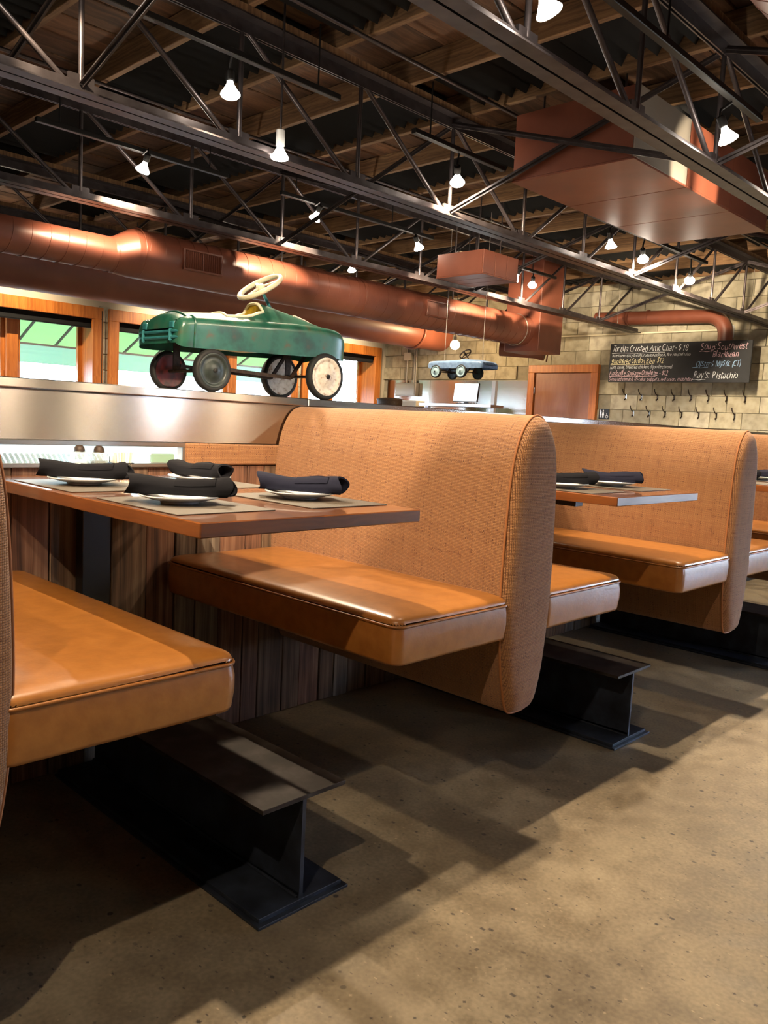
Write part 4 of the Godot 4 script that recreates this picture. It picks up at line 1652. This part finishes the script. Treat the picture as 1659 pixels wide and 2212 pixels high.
func make_lamps() -> void:
	# tracks hang on the room side of each truss, the lamps just below them
	rail(0.95, 2.90, 1.2, -1.5, "black light track over the nearer table")
	rail(0.95, 2.90, -2.1, -4.4, "black light track over the second table")
	rail(0.95, 2.90, -5.0, -7.6, "black light track over the far end of the booths")
	rail(-0.80, 3.00, -1.7, -3.1, "black light track beside the long rod lamp")
	rail(-0.80, 3.00, -3.7, -4.6, "black light track before the boxed duct")
	rail(-0.80, 2.95, -5.7, -7.9, "black light track ending before the menu board")
	rail(-0.72, 3.12, -0.6, -1.6, "short black light track at the start of the truss by the rod lamp")
	track_lamp(Vector3(-0.72, 2.97, -1.46), Vector3(-0.30, -0.30, -0.28), 1.6, "reflector lamp shining on the joint of the truss by the rod lamp", 3.12, 42.0)
	rail(-2.55, 3.00, -2.2, -3.6, "black light track above the widening of the terracotta duct")
	rail(-2.55, 3.00, -4.1, -5.9, "black light track above the green car's steering wheel")
	rail(-2.55, 2.97, -6.3, -8.0, "black light track by the square riser")
	var dn := Vector3(0, -1, 0)
	var e := 5.5
	var b := 6.3
	track_lamp(Vector3(0.95, 2.70, 0.63), Vector3(0.10, -1, -0.1), b, "reflector lamp over the bench before the nearer table", 2.90, 66.0)
	track_lamp(Vector3(0.95, 2.70, -0.93), Vector3(0.10, -1, -0.05), b, "reflector lamp over the nearer table", 2.90, 66.0)
	track_lamp(Vector3(0.95, 2.70, -2.49), Vector3(0.35, -1, -0.35), b, "clear reflector lamp over the second bench, beside the round aisle duct", 2.90, 46.0)
	track_lamp(Vector3(0.95, 2.70, -4.05), Vector3(0.35, -1, -0.3), b, "clear reflector lamp beside the bright end of the boxed duct", 2.90, 48.0)
	track_lamp(Vector3(0.95, 2.70, -5.61), Vector3(0.10, -1, 0.0), b, "reflector lamp over the third table", 2.90, 66.0)
	track_lamp(Vector3(0.95, 2.72, -5.15), Vector3(-1, 0.22, 0.05), 3.0, "reflector lamp turned sideways towards the boxed duct", 2.90, 30.0)
	track_lamp(Vector3(0.95, 2.70, -7.17), Vector3(0.10, -1, 0.0), b, "reflector lamp past the end of the booths", 2.90, 66.0)
	track_lamp(Vector3(-0.80, 2.80, -2.40), Vector3(0.15, -1, 0.05), e, "clear reflector lamp under the track left of the rod lamp", 3.0)
	track_lamp(Vector3(-0.80, 2.80, -4.13), Vector3(-0.75, -1, -1.0), e * 1.5, "clear reflector lamp between the rod lamp and the boxed duct", 3.0)
	track_lamp(Vector3(-0.80, 2.76, -6.09), Vector3(0.0, -1, -0.3), e, "clear reflector lamp under the far edge of the boxed duct", 2.95)
	track_lamp(Vector3(-0.80, 2.76, -6.64), Vector3(-0.4, -0.8, -1.0), e * 2.2, "reflector lamp with a black socket beyond the boxed duct", 2.95)
	track_lamp(Vector3(-0.80, 2.73, -7.57), Vector3(-0.5, -0.55, -1.0), e * 2.2, "reflector lamp shining on the menu board from the end of its track", 2.95)
	track_lamp(Vector3(-2.55, 2.87, -2.92), Vector3(-0.75, -1.0, 0.0), e * 1.2, "small looking reflector lamp above the widening of the terracotta duct", 3.0, 44.0)
	track_lamp(Vector3(-2.55, 2.87, -4.45), Vector3(-0.75, -1.0, 0.0), e * 1.2, "reflector lamp above the terracotta duct over the green car's steering wheel", 3.0, 44.0)
	track_lamp(Vector3(-2.55, 2.87, -5.72), Vector3(-0.1, -1.0, -0.75), e * 1.3, "reflector lamp by the smaller boxed duct", 2.97, 44.0)
	track_lamp(Vector3(-2.55, 2.83, -7.23), Vector3(-0.75, -1.0, 0.0), e * 1.2, "reflector lamp just before the square riser", 2.97, 44.0)
	track_lamp(Vector3(-2.55, 2.82, -7.56), Vector3(-0.6, -0.7, -0.8), e, "tilted reflector lamp shining at the square riser", 2.97)
	track_lamp(Vector3(-4.35, 2.97, -6.57), Vector3(0.2, -1, 0.1), e, "reflector lamp half hidden behind the terracotta duct", 3.2)
	# lamps on the window side, hidden from the booths by the ducts
	for q in [[-3.6, "first"], [-6.3, "second"], [-8.9, "third"]]:
		track_lamp(Vector3(-6.55, 2.97, q[0]), Vector3(-0.75, -0.8, -0.1), e, "reflector lamp behind the ducts lighting the " + q[1] + " window")
	# lamps over the aisle
	rail(2.30, 3.12, 1.2, -1.2, "black light track over the middle of the aisle")
	rail(-6.55, 3.12, -3.0, -9.5, "black light track behind the ducts along the windows")
	track_lamp(Vector3(2.30, 2.96, -0.55), Vector3(-2.45, -1.45, -1.45), 16.0, "reflector lamp over the aisle turned towards the green car", 3.12, 20.0)
	track_lamp(Vector3(2.30, 2.96, 0.5), Vector3(-1.6, -1.3, -1.5), 3.5, "reflector lamp over the aisle turned towards the benches", 3.12, 34.0)
	rail(3.40, 3.10, -1.8, -6.2, "black light track across the aisle from the booths")
	for q in [[-2.47, "first bench"], [-3.18, "second table"], [-3.83, "third bench"], [-4.54, "third table"]]:
		track_lamp(Vector3(3.40, 2.90, q[0]), Vector3(-3.40, -1.62, q[0] / 2.27 - q[0]), 3.0, "reflector lamp across the aisle turned back towards the wall, opposite the " + q[1], 3.10, 10.0)
	# lamp on a long rod in front of the truss
	var r := thing("rod_lamp", "bright reflector lamp with a white socket at the end of a long thin rod", "lamp", Vector3(-0.90, 2.625, -2.79))
	bulb_part(r, Vector3.ZERO, dn)
	var st := mb()
	lathe(st, [Vector2(0.0, 0.140), Vector2(0.022, 0.140), Vector2(0.023, 0.135), Vector2(0.023, 0.060), Vector2(0.0, 0.058)], 20)
	put("white_socket", st, M.white, r)
	st = mb()
	tube(st, [Vector3(0, 0.14, 0), Vector3(0, 0.79, 0)], 0.006, 8)
	put("rod", st, M.truss, r)
	lamp_spot(r, Vector3(0, -0.02, 0), dn, e, 62.0)
	# bare globe over the kitchen
	var gl := thing("globe_lamp", "bare round bulb glowing over the kitchen above the blue car", "lamp", Vector3(-5.02, 2.43, -9.3))
	st = mb()
	var prof := []
	for k in 13:
		var t := PI * k / 12.0
		prof.append(Vector2(0.07 * sin(t), -0.07 * cos(t)))
	lathe(st, prof, 24)
	put("bulb_globe", st, M.globe, gl)
	st = mb()
	tube(st, [Vector3(0, 0.07, 0), Vector3(0, 0.12, 0)], 0.02, 12)
	put("socket", st, M.black, gl)
	st = mb()
	tube(st, [Vector3(0, 0.12, 0), Vector3(0, 0.97, 0)], 0.005, 6)
	put("cord", st, M.black, gl)
	var ol := OmniLight3D.new()
	ol.name = "lamp_light"
	ol.light_energy = 2.0
	ol.light_color = Color(1.0, 0.84, 0.62)
	ol.omni_range = 20.0
	ol.omni_attenuation = 2.0
	ol.light_size = 0.06
	ol.shadow_enabled = true
	gl.add_child(ol)

# ---------------------------------------------------------------- pedal cars
func wheel_parts(o: Node3D, at: Vector3, r: float, hub: Material, side: float) -> void:
	var xf := Transform3D(Basis(Vector3(0, 0, 1), -side * PI / 2), at)
	var w := 0.017
	var st := mb()
	lathe(st, [Vector2(r * 0.80, w * 0.9), Vector2(r * 0.88, w * 1.05), Vector2(r * 0.96, w * 0.8), Vector2(r, 0.0), Vector2(r * 0.96, -w * 0.8), Vector2(r * 0.88, -w * 1.05), Vector2(r * 0.80, -w * 0.9)], 36, xf)
	var t := put("tire", st, M.rubber, o)
	st = mb()
	lathe(st, [Vector2(r * 0.82, w * 0.85), Vector2(r * 0.76, w * 1.1), Vector2(r * 0.66, w * 0.8), Vector2(r * 0.60, w * 0.55), Vector2(r * 0.42, w * 0.75), Vector2(r * 0.34, w * 1.1), Vector2(r * 0.16, w * 1.25), Vector2(0.0, w * 1.3)], 32, xf)
	lathe(st, [Vector2(r * 0.82, -w * 0.85), Vector2(r * 0.6, -w * 0.6), Vector2(0.0, -w * 0.6)], 32, xf)
	put("hub", st, hub, t)
	st = mb()
	lathe(st, [Vector2(0.0, w * 1.75), Vector2(r * 0.09, w * 1.7), Vector2(r * 0.10, w * 1.2)], 14, xf)
	put("axle_cap", st, M.rubber, t)

func car_ring(s: Array) -> Array:
	# s: z, half width, bottom, shoulder, crown; from one lower edge over the top to the other
	var half := []
	var w: float = s[1]
	var yb: float = s[2]
	var ys: float = s[3]
	var yt: float = s[4]
	for k in 5:
		half.append(Vector2(w * (0.965 + 0.035 * k / 4.0), lerpf(yb, ys - 0.035, k / 4.0)))
	for k in range(1, 7):
		var t := PI * 0.5 * k / 6.0
		half.append(Vector2(w - 0.032 + 0.032 * cos(t), ys - 0.035 + 0.035 * sin(t)))
	for k in range(1, 9):
		var t := k / 8.0
		var x := (w - 0.032) * (1.0 - t)
		var dip := -0.008 * sin(minf(t * 3.2, 1.0) * PI)
		half.append(Vector2(x, ys + dip + (yt - ys) * smoothstep(0.12, 0.85, t)))
	var out := []
	for p in half:
		out.append(Vector3(p.x, p.y, s[0]))
	for k in range(half.size() - 2, -1, -1):
		out.append(Vector3(-half[k].x, half[k].y, s[0]))
	return out

func pedal_car(o: Node3D, p: Dictionary) -> void:
	var rows := []
	for i in p.sections.size() - 1:
		for k in 4:
			var s := []
			for j in 5:
				var a: float = p.sections[maxi(i - 1, 0)][j]
				var b: float = p.sections[i][j]
				var c: float = p.sections[i + 1][j]
				var d: float = p.sections[mini(i + 2, p.sections.size() - 1)][j]
				s.append(cubic_interpolate(b, c, a, d, k / 4.0))
			rows.append(car_ring(s))
	rows.append(car_ring(p.sections[p.sections.size() - 1]))
	# cockpit opening: leave out the middle of the top between two stations
	var st := mb()
	var a0: int = p.open[0]
	var a1: int = p.open[1]
	var nc: int = rows[0].size()
	var lo: int = p.open[2]
	var hi: int = nc - 1 - lo
	grid(st, rows.slice(0, a0 + 1), false, Vector3.UP if false else null)
	grid(st, rows.slice(a1), false)
	var left := []
	var right := []
	for r in rows.slice(a0, a1 + 1):
		left.append(r.slice(0, lo + 1))
		right.append(r.slice(hi))
	grid(st, left, false, Vector3(1, 0.6, 0))
	grid(st, right, false, Vector3(-1, 0.6, 0))
	# close both ends
	for e in [[rows[0], Vector3(0, 0, 1)], [rows[rows.size() - 1], Vector3(0, 0, -1)]]:
		var n: int = e[0].size()
		for k in range(0, n / 2):
			poly(st, [e[0][k], e[0][k + 1], e[0][n - 2 - k], e[0][n - 1 - k]], e[1])
	put("body_shell", st, p.paint, o)
	# rim round the opening, and the tub inside
	var rim := []
	for r in rows.slice(a0, a1 + 1):
		rim.append(r[lo])
	for j in range(lo + 1, hi):
		rim.append(rows[a1][j])
	for k in range(a1, a0 - 1, -1):
		rim.append(rows[k][hi])
	for j in range(hi - 1, lo, -1):
		rim.append(rows[a0][j])
	st = mb()
	tube(st, rim, p.rim, 8, true)
	put("cockpit_rim", st, p.rim_paint, o)
	st = mb()
	var tub := []
	var low := []
	for q in rim:
		tub.append(q)
		low.append(Vector3(q.x * 0.8, p.floor_y, q.z))
	for i in rim.size():
		var j := (i + 1) % rim.size()
		var m := Vector3(0, 0.3, (rows[a0][0].z + rows[a1][0].z) * 0.5)
		var n: Vector3 = (m - tub[i]) * Vector3(1, 0, 1)
		poly(st, [tub[i], tub[j], low[j], low[i]], n.normalized())
	poly(st, low, Vector3.UP)
	put("cockpit_tub", st, p.tub, o)
	# wheels
	for k in 4:
		var w: Array = p.wheels[k]
		wheel_parts(o, Vector3(w[0], w[2], w[1]), w[2], w[3], signf(w[0]))
	for z in [p.wheels[0][1], p.wheels[2][1]]:
		st = mb()
		var y: float = p.wheels[0][2] if z == p.wheels[0][1] else p.wheels[2][2]
		tube(st, [Vector3(-absf(p.wheels[0][0]), y, z), Vector3(absf(p.wheels[0][0]), y, z)], 0.007, 8)
		put("axle", st, M.rust, o)
		for s in [-1.0, 1.0]:
			st = mb()
			bar(st, Vector3(s * 0.10, y, z), Vector3(s * 0.10, p.sections[3][2] + 0.05, z), 0.006, 0.03, Vector3(0, 0, 1))
			put("axle_bracket", st, M.rust, o)
	for s in [-1.0, 1.0]:
		st = mb()
		bar(st, Vector3(s * 0.07, p.wheels[0][2] + 0.02, p.wheels[0][1]), Vector3(s * 0.07, p.wheels[2][2] - 0.015, p.wheels[2][1] + 0.12), 0.010, 0.014)
		put("pedal_rod", st, M.rust, o)
		st = mb()
		bar(st, Vector3(s * 0.07, p.wheels[2][2] - 0.015, p.wheels[2][1] + 0.12), Vector3(s * 0.07, p.sections[5][2] + 0.05, p.wheels[2][1] + 0.02), 0.010, 0.014)
		put("pedal_hanger", st, M.rust, o)
	# steering wheel
	var sw := Node3D.new()
	sw.name = "steering_wheel"
	o.add_child(sw)
	sw.position = p.steer
	sw.basis = Basis(Vector3.RIGHT, p.steer_tilt)
	st = mb()
	var ring := []
	for k in 32:
		ring.append(Vector3(p.steer_r * cos(TAU * k / 32), 0, p.steer_r * sin(TAU * k / 32)))
	tube(st, ring, p.steer_r * 0.11, 10, true)
	put("steering_rim", st, p.steer_paint, sw)
	for k in 3:
		st = mb()
		var t := TAU * k / 3.0 + PI / 2
		bar(st, Vector3.ZERO, Vector3(cos(t), 0, sin(t)) * p.steer_r, 0.014, 0.006)
		put("spoke", st, p.steer_paint, sw)
	st = mb()
	lathe(st, [Vector2(0.0, 0.012), Vector2(0.014, 0.010), Vector2(0.022, 0.0), Vector2(0.02, -0.012)], 18)
	put("steering_hub", st, p.steer_paint, sw)
	st = mb()
	tube(st, [Vector3(0, -0.005, 0), Vector3(0, -p.steer_r * 1.1, 0)], 0.007, 8)
	put("steering_column", st, p.column, sw)

func make_cars() -> void:
	var o := thing("pedal_car", "worn green vintage pedal car with white front wheels standing on the steel ledge", "pedal car", Vector3(-0.243, 1.3525, -2.145))
	var sec := [
		[0.435, 0.135, 0.178, 0.235, 0.240],
		[0.430, 0.155, 0.168, 0.262, 0.272],
		[0.405, 0.166, 0.164, 0.280, 0.298],
		[0.330, 0.168, 0.165, 0.288, 0.312],
		[0.200, 0.170, 0.170, 0.295, 0.326],
		[0.060, 0.170, 0.174, 0.303, 0.345],
		[-0.020, 0.171, 0.176, 0.308, 0.392],
		[-0.140, 0.171, 0.180, 0.315, 0.378],
		[-0.280, 0.169, 0.186, 0.318, 0.352],
		[-0.380, 0.164, 0.188, 0.312, 0.330],
		[-0.425, 0.148, 0.180, 0.285, 0.296],
		[-0.438, 0.120, 0.185, 0.245, 0.250]]
	pedal_car(o, {
		"sections": sec, "paint": M.green, "open": [17, 24, 14], "rim": 0.007, "rim_paint": M.cream, "tub": M.yellow, "floor_y": 0.185,
		"wheels": [[0.160, 0.288, 0.084, M.hub_dark], [-0.160, 0.288, 0.084, M.hub_red], [0.160, -0.302, 0.104, M.hub_white], [-0.160, -0.302, 0.104, M.hub_white]],
		"steer": Vector3(0.0, 0.468, -0.052), "steer_tilt": 0.62, "steer_r": 0.098, "steer_paint": M.cream, "column": M.teal})
	var st := mb()
	# lighter tail panel with lamps and bumper bars
	for y in [0.200, 0.222]:
		st = mb()
		tube(st, [Vector3(-0.150, y, 0.425), Vector3(-0.120, y, 0.438), Vector3(0.120, y, 0.438), Vector3(0.150, y, 0.425)], 0.006, 8)
		put("bumper_bar", st, M.teal, o)
	for x in [-0.10, 0.10]:
		st = mb()
		box(st, Vector3(x, 0.247, 0.430), Vector3(0.034, 0.028, 0.016), 0.004)
		put("tail_lamp", st, M.teal, o)
		st = mb()
		box(st, Vector3(x, 0.208, 0.440), Vector3(0.014, 0.050, 0.014), 0.005)
		put("bumper_guard", st, M.teal, o)
	st = mb()
	var seam := []
	for q in car_ring([0.372, 0.1685, 0.164, 0.286, 0.308]):
		seam.append(q)
	tube(st, seam, 0.005, 6)
	put("trunk_seam", st, M.green, o)
	st = mb()
	tube(st, [Vector3(0, 0.362, -0.24), Vector3(0, 0.352, -0.30), Vector3(0, 0.336, -0.37)], [0.012, 0.010, 0.005], 10)
	put("hood_ornament", st, M.hub_white, o)
	# small blue car hung on wires
	var b := thing("hanging_pedal_car", "small pale blue pedal car hanging on wires over the kitchen", "pedal car", Vector3(-2.52, 1.735, -6.42))
	b.rotation.y = -PI / 2
	b.scale = Vector3.ONE * 0.80
	var sec2 := [
		[0.425, 0.150, 0.125, 0.175, 0.178],
		[0.420, 0.165, 0.120, 0.200, 0.204],
		[0.380, 0.172, 0.118, 0.210, 0.216],
		[0.280, 0.174, 0.118, 0.213, 0.220],
		[0.150, 0.174, 0.118, 0.214, 0.222],
		[0.030, 0.174, 0.118, 0.215, 0.224],
		[-0.060, 0.174, 0.118, 0.216, 0.240],
		[-0.180, 0.174, 0.118, 0.214, 0.234],
		[-0.300, 0.172, 0.118, 0.210, 0.226],
		[-0.390, 0.168, 0.120, 0.204, 0.212],
		[-0.420, 0.155, 0.122, 0.192, 0.196],
		[-0.430, 0.140, 0.125, 0.165, 0.168]]
	pedal_car(b, {
		"sections": sec2, "paint": M.blue, "open": [14, 23, 14], "rim": 0.006, "rim_paint": M.hub_pale, "tub": M.cream, "floor_y": 0.135,
		"wheels": [[0.165, 0.290, 0.082, M.hub_pale], [-0.165, 0.290, 0.082, M.hub_dark], [0.165, -0.115, 0.082, M.hub_pale], [-0.165, -0.115, 0.082, M.hub_dark]],
		"steer": Vector3(0.0, 0.305, -0.03), "steer_tilt": 0.75, "steer_r": 0.075, "steer_paint": M.rust, "column": M.rust})
	for q in [[0.10, 0.30], [0.10, -0.30]]:
		st = mb()
		tube(st, [Vector3(0, 0.215, q[1]), Vector3(0, 1.96, q[1])], 0.003, 5)
		put("hanging_wire", st, M.galv, b)
